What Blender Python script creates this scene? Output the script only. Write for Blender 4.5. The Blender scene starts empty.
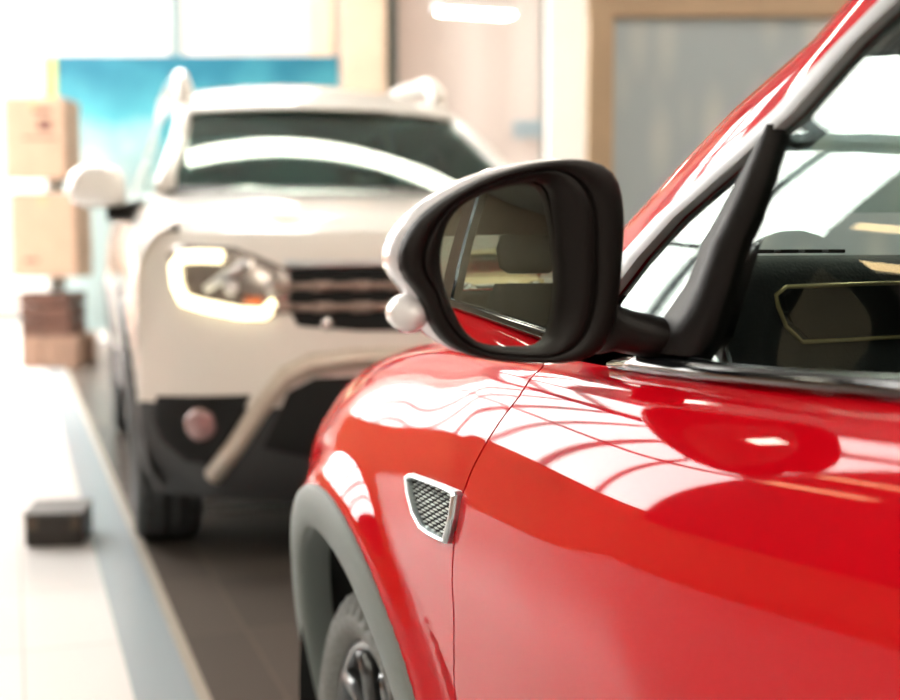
import bpy, bmesh, math, random
import numpy as np
from mathutils import Vector, Matrix
random.seed(4)
S = bpy.context.scene
COL = S.collection

# ------------------------------------------------------------------ camera numbers
FPX = 1300.0
CH = 1.10
PITCH = math.atan(110 / 1300)
FW = np.array([0, math.cos(PITCH), -math.sin(PITCH)])
UP = np.array([0, math.sin(PITCH), math.cos(PITCH)])
CAM = np.array([0, 0, CH])
MIR_R, MIR_YAW, MIR_TILT = 1.3, 0., 1.6


def ray_dir(px, py):
    return np.array([1, 0, 0]) * ((px - 450) / FPX) + UP * ((350 - py) / FPX) + FW


# ------------------------------------------------------------------ materials
MATS = {}


def M(name, col=(.5, .5, .5), rough=.5, metal=0., coat=0., emit=None, estr=1., spec=.5, noise=0., nscale=30., bump=0., coat_rough=.03):
    if name in MATS:
        return MATS[name]
    m = bpy.data.materials.new(name)
    m.use_nodes = True
    nt = m.node_tree
    b = nt.nodes['Principled BSDF']
    b.inputs['Base Color'].default_value = (*col, 1)
    b.inputs['Roughness'].default_value = rough
    b.inputs['Metallic'].default_value = metal
    b.inputs['Coat Weight'].default_value = coat
    b.inputs['Coat Roughness'].default_value = coat_rough
    b.inputs['Specular IOR Level'].default_value = spec
    if emit:
        b.inputs['Emission Color'].default_value = (*emit, 1)
        b.inputs['Emission Strength'].default_value = estr
    if noise or bump:
        tc = nt.nodes.new('ShaderNodeTexCoord')
        n = nt.nodes.new('ShaderNodeTexNoise')
        n.inputs['Scale'].default_value = nscale
        n.inputs['Detail'].default_value = 4
        nt.links.new(tc.outputs['Object'], n.inputs['Vector'])
        if noise:
            r = nt.nodes.new('ShaderNodeValToRGB')
            r.color_ramp.elements[0].color = (*[c * (1 - noise) for c in col], 1)
            r.color_ramp.elements[1].color = (*[min(1, c * (1 + noise)) for c in col], 1)
            r.color_ramp.elements[0].position = .3
            r.color_ramp.elements[1].position = .7
            nt.links.new(n.outputs['Fac'], r.inputs['Fac'])
            nt.links.new(r.outputs['Color'], b.inputs['Base Color'])
        if bump:
            bp = nt.nodes.new('ShaderNodeBump')
            bp.inputs['Strength'].default_value = bump
            bp.inputs['Distance'].default_value = .002
            nt.links.new(n.outputs['Fac'], bp.inputs['Height'])
            nt.links.new(bp.outputs['Normal'], b.inputs['Normal'])
    MATS[name] = m
    return m


def glass_mat(name, tint, ior=1.5, boost=1.0):
    """thin pane: clear tinted pane with a mirror reflection by Fresnel"""
    m = bpy.data.materials.new(name)
    m.use_nodes = True
    nt = m.node_tree
    for n in list(nt.nodes):
        nt.nodes.remove(n)
    out = nt.nodes.new('ShaderNodeOutputMaterial')
    mix = nt.nodes.new('ShaderNodeMixShader')
    tr = nt.nodes.new('ShaderNodeBsdfTransparent')
    tr.inputs['Color'].default_value = (*tint, 1)
    gl = nt.nodes.new('ShaderNodeBsdfGlossy')
    gl.inputs['Roughness'].default_value = .01
    gl.inputs['Color'].default_value = (.95, 1, .98, 1)
    lw = nt.nodes.new('ShaderNodeLayerWeight')
    lw.inputs['Blend'].default_value = .5
    pw = nt.nodes.new('ShaderNodeMath')
    pw.operation = 'POWER'
    pw.inputs[1].default_value = 5
    nt.links.new(lw.outputs['Facing'], pw.inputs[0])
    mul = nt.nodes.new('ShaderNodeMath')
    mul.operation = 'MULTIPLY_ADD'
    mul.use_clamp = True
    mul.inputs[1].default_value = .96 * boost
    mul.inputs[2].default_value = .04 * boost
    nt.links.new(pw.outputs[0], mul.inputs[0])
    nt.links.new(mul.outputs[0], mix.inputs['Fac'])
    nt.links.new(tr.outputs[0], mix.inputs[1])
    nt.links.new(gl.outputs[0], mix.inputs[2])
    nt.links.new(mix.outputs[0], out.inputs['Surface'])
    MATS[name] = m
    return m


MCAP = M('silver_mirror_cap', (.72, .72, .76), .3, .2, 1.0, noise=.01)
RED = M('red_paint', (.56, .0012, .008), .6, 0., .66, spec=0., noise=.04, nscale=900)
WHITE = M('white_paint', (.80, .77, .72), .35, 0, 1.0, noise=.01, nscale=50)
TANP = M('tan_paint', (.62, .47, .25), .35, 0, 1.0, noise=.02, nscale=50)
BLACK = M('black_plastic', (.006, .0045, .004), .46, spec=.2, bump=.25, nscale=700)
GLOSSB = M('gloss_black', (.006, .007, .009), .12, coat=.6, noise=.1)
CLAD = M('grey_cladding', (.19, .222, .215), .62, bump=.5, nscale=500)
DARKP = M('dark_bumper_plastic', (.03, .032, .034), .55, bump=.3, nscale=300)
RUB = M('tyre_rubber', (.028, .033, .034), .68, bump=.4, nscale=150)
RUBL = M('dusty_tyre_rubber', (.19, .20, .195), .75, bump=.4, nscale=150, noise=.2)
CHROME = M('chrome', (.82, .82, .82), .10, 1.0, noise=.02)
VFRAME = M('vent_frame_metal', (.52, .58, .60), .28, 1.0, noise=.05)
VMESH = M('vent_mesh_metal', (.75, .80, .78), .3, 1.0, noise=.05)
STEEL = M('satin_metal', (.62, .64, .66), .30, 1.0, noise=.05)
TRIMG = M('grey_window_trim', (.50, .53, .55), .42, .2, noise=.04)
RIMD = M('dark_alloy', (.11, .12, .125), .3, .7, .5, noise=.1)
RIMS = M('silver_alloy', (.5, .5, .5), .3, .9, .3, noise=.05)
SKID = M('silver_bumper_plastic', (.60, .53, .45), .4, .3, noise=.05)
GRILLE = M('grille_bar', (.36, .27, .23), .35, .5, noise=.1)
VOID = M('dark_recess', (.004, .005, .005), .9, noise=.2)
CABIN = M('cabin_black', (.010, .013, .015), .6, bump=.5, nscale=300)
SEATM = M('seat_fabric', (.022, .025, .028), .9, bump=.6, nscale=400)
CARD = M('door_card_grey', (.03, .035, .04), .6, noise=.1)
MIRG = M('mirror_silver', (.86, .92, .88), .005, 1.0, noise=.005)
LENS = M('clear_lens', (.75, .75, .76), .15, 0, 1.0, noise=.02)
LAMPG = M('headlamp_inner', (.34, .30, .27), .2, .6, 1.0, noise=.2)
AMBER = M('amber_lens', (.7, .16, .03), .2, 0, 1.0, noise=.05)
REDLENS = M('red_lens', (.5, .01, .02), .2, 0, 1.0, noise=.05)
DRL = M('daytime_lamp', (1, .95, .8), .3, emit=(1, .88, .55), estr=3)
FOGP = M('fog_lens', (.35, .22, .22), .15, 0.2, 1.0, noise=.2)
GLS = glass_mat('car_glass', (.84, .90, .88))
GLW = glass_mat('windscreen_glass', (.40, .58, .54))
GLD = glass_mat('dark_car_glass', (.25, .32, .30))
PANE = glass_mat('window_pane_glass', (.97, .98, .98))
CARTON = M('cardboard', (.42, .275, .19), .8, noise=.06, nscale=6, bump=.2)
CARTOND = M('dark_wood_crate', (.10, .042, .026), .7, noise=.3, nscale=5)
PALEW = M('pale_wood', (.26, .155, .105), .7, noise=.15, nscale=8)
FOAM = M('white_foam', (.85, .84, .80), .7, noise=.03)
TAPE = M('printed_mark', (.16, .07, .05), .6, noise=.1)
WALLM = M('wall_white', (.80, .76, .71), .7, noise=.02, nscale=3)
CEILM = M('ceiling_grey', (.40, .41, .41), .8, noise=.02, nscale=3)
WARMW = M('warm_wall_panel', (.58, .42, .30), .6, noise=.08, nscale=4)
MULL = M('grey_mullion', (.16, .20, .20), .5, noise=.1)
TANF = M('tan_frame', (.58, .42, .27), .6, noise=.06, nscale=6)
FLBOX = M('brown_metal', (.035, .030, .026), .5, .3, noise=.2)
STRIPM = M('beige_strip', (.30, .26, .21), .5, noise=.08)
LAMPM = M('lamp_diffuser', (1, 1, 1), .4, emit=(1, .90, .76), estr=30)
LAMPW = M('warm_lamp_diffuser', (1, .9, .7), .4, emit=(1, .62, .30), estr=10)
HOUSE = M('lamp_housing', (.6, .6, .6), .5, noise=.03)


# ------------------------------------------------------------------ mesh helpers
def link(o, parent=None):
    COL.objects.link(o)
    if parent is not None:
        o.parent = parent
    return o


def mesh(name, verts, faces, mat, parent=None, smooth=True, solid=0., soff=-1., bevel=0., subsurf=0, fix=True):
    me = bpy.data.meshes.new(name)
    me.from_pydata([tuple(map(float, v)) for v in verts], [], faces)
    bm = bmesh.new()
    bm.from_mesh(me)
    bmesh.ops.remove_doubles(bm, verts=bm.verts, dist=1e-5)
    if fix:
        bmesh.ops.recalc_face_normals(bm, faces=bm.faces)
    hard = set()
    if solid:
        bm.normal_update()
        bm.verts.index_update()
        old_f = list(bm.faces)
        rim = [(e.link_faces[0], e) for e in bm.edges if len(e.link_faces) == 1]
        inner = {v: bm.verts.new(v.co - v.normal * solid) for v in list(bm.verts)}
        quads = []
        for f, e in rim:
            a, b = e.verts
            for lp in f.loops:
                if lp.edge == e:
                    a, b = lp.vert, lp.link_loop_next.vert
            quads.append((b.co.copy(), a.co.copy(), inner[a].co.copy(), inner[b].co.copy()))
        for f in old_f:
            bm.faces.new([inner[v] for v in reversed(f.verts)])
        for q in quads:
            hard.add(bm.faces.new([bm.verts.new(c) for c in q]))
    for f in bm.faces:
        f.smooth = smooth and f not in hard
    bm.to_mesh(me)
    bm.free()
    me.materials.append(mat)
    o = bpy.data.objects.new(name, me)
    if bevel:
        md = o.modifiers.new('b', 'BEVEL')
        md.width = bevel
        md.segments = 2
        md.limit_method = 'ANGLE'
        md.angle_limit = math.radians(40)
    if subsurf:
        md = o.modifiers.new('u', 'SUBSURF')
        md.levels = md.render_levels = subsurf
    return link(o, parent)


def gridfaces(nu, nv, closed_u=False, off=0):
    f = []
    for i in range(nu if closed_u else nu - 1):
        for j in range(nv - 1):
            a, b = i * nv + j, ((i + 1) % nu) * nv + j
            f.append((off + a, off + b, off + b + 1, off + a + 1))
    return f


def grid(name, P, mat, parent=None, out=None, **kw):
    """P[nu][nv] points; out = direction the front face looks to"""
    P = np.array(P, float)
    nu, nv = P.shape[:2]
    f = gridfaces(nu, nv)
    if out is not None:
        n = np.cross(P[1:, :-1] - P[:-1, :-1], P[:-1, 1:] - P[:-1, :-1]).reshape(-1, 3).sum(0)
        if np.dot(n, out) < 0:
            f = [q[::-1] for q in f]
    return mesh(name, P.reshape(-1, 3), f, mat, parent, fix=False, **kw)


def box_data(c, s):
    x, y, z = c
    a, b, d = s[0] / 2, s[1] / 2, s[2] / 2
    v = [(x + i * a, y + j * b, z + k * d) for i in (-1, 1) for j in (-1, 1) for k in (-1, 1)]
    f = [(0, 1, 3, 2), (4, 6, 7, 5), (0, 4, 5, 1), (2, 3, 7, 6), (0, 2, 6, 4), (1, 5, 7, 3)]
    return v, f


def boxes(name, lst, mat, parent=None, bevel=.004, rot=0, smooth=False, **kw):
    V, F = [], []
    for c, s in lst:
        v, f = box_data(c, s)
        n = len(V)
        V += v
        F += [tuple(n + i for i in q) for q in f]
    o = mesh(name, V, F, mat, parent, smooth=smooth, bevel=bevel, **kw)
    o.rotation_euler.z = rot
    return o


def prism(name, outline, vec, mat, parent=None, bevel=0., smooth=False):
    n = len(outline)
    vec = np.array(vec, float)
    A = [np.array(p, float) for p in outline]
    V = A + [p + vec for p in A]
    F = [tuple(range(n)), tuple(range(2 * n - 1, n - 1, -1))]
    F += [(i, (i + 1) % n, n + (i + 1) % n, n + i) for i in range(n)]
    return mesh(name, V, F, mat, parent, smooth=smooth, bevel=bevel)


def tube_data(path, rad, n=10, flat=1.0):
    P = [np.array(p, float) for p in path]
    m = len(P)
    R = rad if hasattr(rad, '__len__') else [rad] * m
    V, F = [], []
    prev = None
    for i in range(m):
        t = P[min(i + 1, m - 1)] - P[max(i - 1, 0)]
        t /= np.linalg.norm(t)
        ref = prev if prev is not None else (np.array([0, 0, 1.]) if abs(t[2]) < .9 else np.array([1., 0, 0]))
        a = ref - t * np.dot(ref, t)
        a /= np.linalg.norm(a)
        prev = a
        b = np.cross(t, a)
        for k in range(n):
            w = 2 * math.pi * k / n
            V.append(P[i] + R[i] * (math.cos(w) * a + flat * math.sin(w) * b))
    for i in range(m - 1):
        for k in range(n):
            F.append((i * n + k, i * n + (k + 1) % n, (i + 1) * n + (k + 1) % n, (i + 1) * n + k))
    F.append(tuple(range(n)))
    F.append(tuple(range((m - 1) * n, m * n))[::-1])
    return V, F


def tube(name, path, rad, mat, parent=None, n=10, flat=1.0):
    V, F = tube_data(path, rad, n, flat)
    return mesh(name, V, F, mat, parent)


def rings(name, R, mat, parent=None, cap0=False, cap1=False, closed=True, **kw):
    m, n = len(R), len(R[0])
    V = [p for r in R for p in r]
    F = []
    for i in range(m - 1):
        for k in range(n if closed else n - 1):
            F.append((i * n + k, i * n + (k + 1) % n, (i + 1) * n + (k + 1) % n, (i + 1) * n + k))
    if cap0:
        F.append(tuple(range(n))[::-1])
    if cap1:
        F.append(tuple(range((m - 1) * n, m * n)))
    return mesh(name, V, F, mat, parent, **kw)


def pchip(xk, yk):
    xk = np.array(xk, float)
    yk = np.array(yk, float)
    if xk[0] > xk[-1]:
        xk, yk = xk[::-1], yk[::-1]
    h = np.diff(xk)
    d = np.diff(yk) / h
    m = np.zeros(len(xk))
    for i in range(1, len(xk) - 1):
        if d[i - 1] * d[i] > 0:
            w1, w2 = 2 * h[i] + h[i - 1], h[i] + 2 * h[i - 1]
            m[i] = (w1 + w2) / (w1 / d[i - 1] + w2 / d[i])
    m[0], m[-1] = d[0], d[-1]

    def f(x):
        x = min(max(x, xk[0]), xk[-1])
        i = int(min(max(np.searchsorted(xk, x) - 1, 0), len(xk) - 2))
        t = (x - xk[i]) / h[i]
        return ((1 + 2 * t) * (1 - t) ** 2 * yk[i] + t * (1 - t) ** 2 * h[i] * m[i]
                + t * t * (3 - 2 * t) * yk[i + 1] + t * t * (t - 1) * h[i] * m[i + 1])
    return f


def catmull(ts, P):
    """smooth interpolation of P (n values) at parameter t in 0..n-1"""
    n = len(P)
    i = int(min(max(math.floor(ts), 0), n - 2))
    u = ts - i
    p0 = P[i - 1] if i > 0 else 2 * P[0] - P[1]
    p3 = P[i + 2] if i + 2 < n else 2 * P[-1] - P[-2]
    p1, p2 = P[i], P[i + 1]
    return .5 * (2 * p1 + (p2 - p0) * u + (2 * p0 - 5 * p1 + 4 * p2 - p3) * u * u + (3 * p1 - p0 - 3 * p2 + p3) * u ** 3)


def sstep(a, b, x):
    t = min(max((x - a) / (b - a), 0), 1)
    return t * t * (3 - 2 * t)


def empty(name, loc, rz, label, cat, group=None):
    o = bpy.data.objects.new(name, None)
    o.location = loc
    o.rotation_euler = (0, 0, rz)
    o.empty_display_size = .2
    return tag(link(o), label, cat, group)


def tag(o, label, cat, group=None):
    o['label'] = label
    o['category'] = cat
    if group:
        o['group'] = group
    return o


def struct(o):
    o['kind'] = 'structure'
    return o


def copy_tree(o, parent=None):
    c = o.copy()
    COL.objects.link(c)
    if parent is not None:
        c.parent = parent
    for ch in list(o.children):
        copy_tree(ch, c)
    return c


class Side:
    """side surface of a car body: feature lines along x, section splines across"""

    def __init__(self, xs, ys, zs):
        n = len(ys[0])
        self.n = n
        self.fy = [pchip(xs, [r[j] for r in ys]) for j in range(n)]
        self.fz = [pchip(xs, [r[j] for r in zs]) for j in range(n)]
        self.disp = None
        self.cache = {}

    def sec(self, x):
        k = round(x, 5)
        if k not in self.cache:
            self.cache[k] = ([f(x) for f in self.fy], [f(x) for f in self.fz])
        return self.cache[k]

    def pt(self, x, t, off=0., s=1):
        Y, Z = self.sec(x)
        y, z = catmull(t, Y), catmull(t, Z)
        if self.disp:
            y += self.disp(x, z)
        if off:
            y1, z1 = catmull(min(t + .02, self.n - 1), Y), catmull(min(t + .02, self.n - 1), Z)
            y0, z0 = catmull(max(t - .02, 0), Y), catmull(max(t - .02, 0), Z)
            ny, nz = (z1 - z0), -(y1 - y0)
            l = math.hypot(ny, nz) or 1
            y += off * ny / l
            z += off * nz / l
        return np.array([x, s * y, z])

    def t_of_z(self, x, z):
        Y, Z = self.sec(x)
        lo, hi = 0., float(self.n - 1)
        if z >= Z[-1]:
            return hi
        if z <= Z[0]:
            return lo
        for _ in range(30):
            mid = (lo + hi) / 2
            if catmull(mid, Z) < z:
                lo = mid
            else:
                hi = mid
        return (lo + hi) / 2

    def y_at(self, x, z):
        return self.pt(x, self.t_of_z(x, z))[1]

    def panel(self, name, xa, xb, mat, parent, s=1, nx=30, nt=28, t0=0, t1=None, cuts=(), off=0., solid=.004):
        """xa(t), xb(t): x limits as functions of t; cuts: (xc, zc, R) wheel openings"""
        t1 = self.n - 1 if t1 is None else t1
        rows = []
        for i in range(nx + 1):
            u = i / nx
            lo = t0
            for (xc, zc, R) in cuts:
                # highest t inside the circle
                for k in range(200, -1, -1):
                    t = t0 + (t1 - t0) * k / 200
                    x = xa(t) * (1 - u) + xb(t) * u
                    p = self.pt(x, t)
                    if (p[0] - xc) ** 2 + (p[2] - zc) ** 2 < R * R:
                        # refine
                        a, b = t, t + (t1 - t0) / 200
                        for _ in range(20):
                            m = (a + b) / 2
                            p = self.pt(xa(m) * (1 - u) + xb(m) * u, m)
                            if (p[0] - xc) ** 2 + (p[2] - zc) ** 2 < R * R:
                                a = m
                            else:
                                b = m
                        lo = max(lo, b)
                        break
            row = []
            for j in range(nt + 1):
                t = max(lo, t0 + (t1 - t0) * j / nt)
                row.append(self.pt(xa(t) * (1 - u) + xb(t) * u, t, off, s))
            rows.append(row)
        return grid(name, rows, mat, parent, out=(0, s, 0), solid=solid)


# ------------------------------------------------------------------ wheels
def make_wheel(parent, loc, R, w, rimR, tyre_mat, rim_mat, s, spokes=5, lugs=44):
    """axis along local y, outer side towards s"""
    root = bpy.data.objects.new('wheel', None)
    root.empty_display_size = .1
    root.location = loc
    link(root, parent)
    h = w / 2
    prof = [(rimR, -h * .8), (rimR + .012, -h * .97), ((R + rimR) / 2, -h * 1.06), (R - .02, -h * .98), (R - .003, -h * .86), (R, -h * .55), (R - .008, -h * .5), (R, -h * .45),
            (R, -.01), (R - .008, -.005), (R - .008, .005), (R, .01), (R, h * .45), (R - .008, h * .5), (R, h * .55), (R - .003, h * .86), (R - .02, h * .98), ((R + rimR) / 2, h * 1.06), (rimR + .012, h * .97), (rimR, h * .8)]
    N = lugs * 4
    rr = []
    for k in range(N):
        a = 2 * math.pi * k / N
        ring = []
        for j, (r, y) in enumerate(prof):
            ay = abs(y)
            if ay >= h * .5 and r > R - .022 and (k // 2) % 2 == 0:
                r = r - (.014 if ay > h * .6 else .005)
            ring.append((r * math.cos(a), y * s, r * math.sin(a)))
        rr.append(ring)
    rr.append(rr[0])
    rings('tyre', rr, tyre_mat, root, closed=False, smooth=True)
    # rim
    V, F = [], []
    prof2 = [(rimR + .004, -h * .8), (rimR - .03, -h * .6), (rimR - .035, h * .3), (rimR - .015, h * .7), (rimR - .012, h * .84), (rimR + .006, h * .86), (rimR + .004, h * .78)]
    n2 = 64
    for k in range(n2):
        a = 2 * math.pi * k / n2
        V += [(r * math.cos(a), y * s, r * math.sin(a)) for r, y in prof2]
    m = len(prof2)
    for k in range(n2):
        for j in range(m - 1):
            F.append((k * m + j, ((k + 1) % n2) * m + j, ((k + 1) % n2) * m + j + 1, k * m + j + 1))
    rim = mesh('rim', V, F, rim_mat, root)
    for k in range(spokes):
        sv, sf = [], []
        for q in (-1, 1):
            a = 2 * math.pi * (k + .5) / spokes + .3
            path = []
            for u in (0, .25, .5, .75, 1):
                r = .035 + (rimR - .05) * u
                da = q * (.10 + .20 * u)
                path.append((r * math.cos(a + da), s * h * (.62 + .10 * u), r * math.sin(a + da)))
            v, f = tube_data(path, [.020, .017, .015, .015, .019], 8, 1.0)
            b = len(sv)
            sv += v
            sf += [tuple(b + i for i in g) for g in f]
        mesh('spoke', sv, sf, rim_mat, rim)
    v, f = tube_data([(0, s * h * .3, 0), (0, s * h * .66, 0), (0, s * h * .74, 0)], [.055, .055, .04], 20)
    mesh('hub_cap', v, f, RIMD, rim)
    v, f = tube_data([(0, -s * h * .1, 0), (0, s * h * .02, 0)], [rimR * .72, rimR * .72], 32)
    mesh('brake_disc', v, f, STEEL, root)
    return root

# ================================================================== RED CAR (frame: x forward from front axle, y outward left, z up)
TH = math.radians(20)
RP = np.array([.579, 2.162, 0])
H = np.array([-math.sin(TH), math.cos(TH), 0])
O = np.array([-math.cos(TH), -math.sin(TH), 0])


def to_red(v, point=True):
    v = v - RP if point else v
    return np.array([np.dot(v, H), np.dot(v, O), v[2]])


RC = to_red(CAM)


def rray(px, py):
    return to_red(ray_dir(px, py), False)


def hit(px, py, fn, k0=.5, k1=3.2, n=260):
    """first point of the pixel ray that lies inside y < fn(x, z)"""
    d = rray(px, py)
    g = lambda k: (RC + d * k)[1] - fn(*(RC + d * k)[[0, 2]])
    pk = k0
    for i in range(1, n + 1):
        k = k0 + (k1 - k0) * i / n
        if g(k) < 0:
            a, b = pk, k
            for _ in range(30):
                m = (a + b) / 2
                if g(m) < 0:
                    b = m
                else:
                    a = m
            return RC + d * b
        pk = k
    return RC + d * k1


XS = [.72, .60, .45, .25, 0, -.25, -.5, -.85, -1.3, -1.8, -2.1, -2.4, -2.75, -3.0, -3.12]
YS = [
    [.40, .45, .48, .49, .48, .47, .45, .41, .36],
    [.52, .58, .62, .63, .625, .615, .59, .55, .49],
    [.63, .68, .712, .720, .720, .713, .692, .655, .60],
    [.69, .742, .762, .770, .771, .764, .742, .700, .635],
    [.72, .772, .785, .792, .795, .790, .765, .715, .645],
    [.715, .762, .766, .777, .790, .794, .772, .725, .655],
    [.70, .760, .764, .776, .790, .798, .782, .745, .690],
    [.70, .758, .761, .773, .792, .803, .788, .752, .705],
    [.70, .755, .755, .766, .784, .790, .777, .747, .706],
    [.70, .755, .757, .770, .786, .793, .780, .752, .708],
    [.70, .757, .765, .782, .808, .820, .802, .765, .715],
    [.70, .757, .770, .788, .812, .822, .802, .760, .705],
    [.66, .72, .75, .775, .795, .80, .775, .73, .67],
    [.55, .62, .68, .71, .725, .72, .70, .66, .60],
    [.45, .52, .60, .64, .65, .64, .62, .58, .52]]
ZS = [
    [.19, .25, .37, .48, .56, .61, .65, .68, .70],
    [.18, .24, .38, .52, .60, .655, .70, .735, .76],
    [.17, .24, .40, .55, .64, .70, .75, .80, .83],
    [.17, .24, .42, .59, .69, .755, .81, .865, .90],
    [.17, .24, .42, .57, .675, .755, .85, .92, .945],
    [.17, .24, .42, .56, .665, .75, .862, .94, .965],
    [.17, .24, .42, .56, .660, .75, .870, .95, .972],
    [.17, .24, .42, .56, .660, .75, .876, .955, .980],
    [.17, .24, .42, .57, .675, .77, .897, .978, 1.003],
    [.17, .24, .42, .59, .71, .805, .925, 1.003, 1.028],
    [.17, .24, .42, .62, .76, .85, .95, 1.015, 1.040],
    [.18, .25, .43, .63, .77, .86, .955, 1.02, 1.045],
    [.24, .30, .46, .64, .77, .86, .945, .995, 1.02],
    [.28, .34, .48, .64, .76, .85, .92, .96, .985],
    [.30, .36, .50, .64, .75, .83, .90, .94, .96]]
RS = Side(XS, YS, ZS)
AX_F, AX_R, WZ, WR = (0., .285), (-2.39, .285), .285, .285
RO, RCL = .385, .452


CR0, CR1 = (-.50, .823), (-.80, .80)


def flare(x, z):
    r = math.hypot(x, z - WZ)
    r2 = math.hypot(x + 2.39, z - WZ)
    v = 0
    for q in (r, r2):
        v += .022 * (1 - sstep(.452, .512, q))
    if x < -.43:
        zc = CR0[1] + (x - CR0[0]) / (CR1[0] - CR0[0]) * (CR1[1] - CR0[1])
        v -= .0026 * (1 - sstep(-.52, -.47, x)) * sstep(zc - .007, zc + .007, z) * (1 - sstep(zc + .012, zc + .07, z)) * sstep(-.92, -.52, x)
    return v


RS.disp = flare
red = empty('car', tuple(RP), math.pi / 2 + TH, 'glossy red car nearest to the camera with a black door mirror', 'car')

# front door shut line, traced on the body surface
SHUT = [(546, 361), (540, 370), (522, 392), (501, 420), (482, 450), (470, 474), (462, 496), (457, 518), (454, 545), (453, 600), (454, 650), (455, 690)]
sh = [hit(px, py, RS.y_at) for px, py in SHUT]
shz = [p[2] for p in sh][::-1]
shx = [p[0] for p in sh][::-1]
_fx = pchip([.0, .25] + shz, [shx[0] - .05, shx[0] - .012] + shx)


def shut_t():
    ts = np.linspace(0, RS.n - 1, 60)
    xs = []
    for t in ts:
        x = -.53
        for _ in range(6):
            x = _fx(RS.pt(x, t)[2])
        xs.append(x)
    return pchip(ts, xs)


SHX = shut_t()
_c0, _c1 = hit(468, 494, RS.y_at), hit(560, 541, RS.y_at)
CR0, CR1 = (_c0[0], _c0[2]), (_c1[0], _c1[2])
GAP = .0022
DOOR_END = -1.55
for s in (1, -1):
    RS.panel('front_fender', lambda t: SHX(t) + GAP, lambda t: .47, RED, red, s, nx=90, nt=44, cuts=[(0, WZ, .42)])
    RS.panel('front_door', lambda t: DOOR_END + .004, lambda t: SHX(t) - GAP, RED, red, s, nx=60, nt=150)
    RS.panel('rear_door', lambda t: -2.06 + .0 * t, lambda t: DOOR_END - .004, RED, red, s, nx=20, nt=30, cuts=[(-2.39, WZ, .42)])
    RS.panel('quarter_panel', lambda t: -3.12, lambda t: -2.068, RED, red, s, nx=60, nt=36, cuts=[(-2.39, WZ, .42)])
    # dark sill behind the gaps
    P = [[RS.pt(x, t, -.012, s) for t in np.linspace(0, 8, 24)] for x in np.linspace(-2.0, -.44, 24)]
    grid('door_seal', P, VOID, red, out=(0, s, 0), solid=.004)
    # sill cladding
    P = [[RS.pt(x, t, .006 + .004 * math.sin(math.pi * t / 1.5), s) for t in np.linspace(0, 1.5, 10)] for x in np.linspace(-1.93, -.46, 30)]
    grid('sill_cladding', P, CLAD, red, out=(0, s, 0), solid=.006)
    for xc in (0., -2.39):
        # wheel arch cladding ring
        rr = []
        for a in np.linspace(math.radians(-14), math.radians(194), 60):
            row = []
            for (R, dy) in ((RCL, -.010), (RCL, .003), (RCL - .004, .008), (RCL - .03, .011), (RO + .02, .010), (RO + .004, .006), (RO, .0), (RO, -.012), (RO + .006, -.05)):
                x, z = xc + R * math.cos(a), WZ + R * math.sin(a)
                xb, zb = xc + (RCL - .02) * math.cos(a), WZ + (RCL - .02) * math.sin(a)
                y = RS.y_at(xb, max(zb, .2))
                row.append((x, s * (y + dy), z))
            rr.append(row)
        grid('wheel_arch_trim', rr, CLAD, red, solid=0)
        # liner
        rr = [[(xc + (RO + .012) * math.cos(a), s * y, WZ + (RO + .012) * math.sin(a)) for y in (.76, .70, .60, .42)] + [(xc + .02 * math.cos(a), s * .40, WZ + .02 * math.sin(a))] for a in np.linspace(math.radians(-10), math.radians(190), 40)]
        grid('wheel_arch_liner', rr, VOID, red, solid=0)
        make_wheel(red, (xc, s * .655, WZ), WR, .205, .205, RUBL, RIMD, s, 5)

# nose: front bumper wraps round from fender to fender
def nose_rows():
    rows = []
    for t in np.linspace(0, 8, 26):
        row = [RS.pt(x, t) for x in np.linspace(.474, .70, 8)]
        e = row[-1]
        row += [np.array([e[0] + .08 * (1 - v * v), v * e[1], e[2]]) for v in np.linspace(1, -1, 17)[1:-1]]
        row += [np.array([p[0], -p[1], p[2]]) for p in row[:8][::-1]]
        rows.append(row)
    return rows
NR = nose_rows()
grid('front_bumper', NR, RED, red, out=(1, 0, 0), solid=.004)
for s in (1, -1):
    hl = [[RS.pt(x, t, .004, s) for t in np.linspace(5.6, 7.4, 8)] for x in np.linspace(.49, .69, 10)]
    hb = grid('headlamp', hl, LENS, red, out=(0, s, 0), solid=.006)
bz = lambda u, z: np.array([.705 + .08 * (1 - (u / .45) ** 2), u, z])
grid('grille', [[bz(u, z) + np.array([.008, 0, 0]) for z in np.linspace(.47, .60, 4)] for u in np.linspace(-.30, .30, 12)], GLOSSB, red, out=(1, 0, 0), solid=.006)
grid('lower_grille', [[bz(u, z) + np.array([.008, 0, 0]) for z in np.linspace(.26, .38, 4)] for u in np.linspace(-.34, .34, 12)], DARKP, red, out=(1, 0, 0), solid=.006)
# hood
hx = np.linspace(-.40, .69, 26)
P = []
for x in hx:
    e = RS.pt(x, 8)
    crown = .05 * sstep(.78, .3, x)
    P.append([(x + (.07 * (1 - v * v) if x > .6 else .07 * (1 - v * v) * sstep(.1, .6, x)) - .06 * (1 - v * v) * sstep(0, -.4, x) * -1, v * (e[1] - .004), e[2] + crown * (1 - abs(v) ** 2.4)) for v in np.linspace(1, -1, 25)])
grid('hood', P, RED, red, out=(0, 0, 1), solid=.004)
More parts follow.
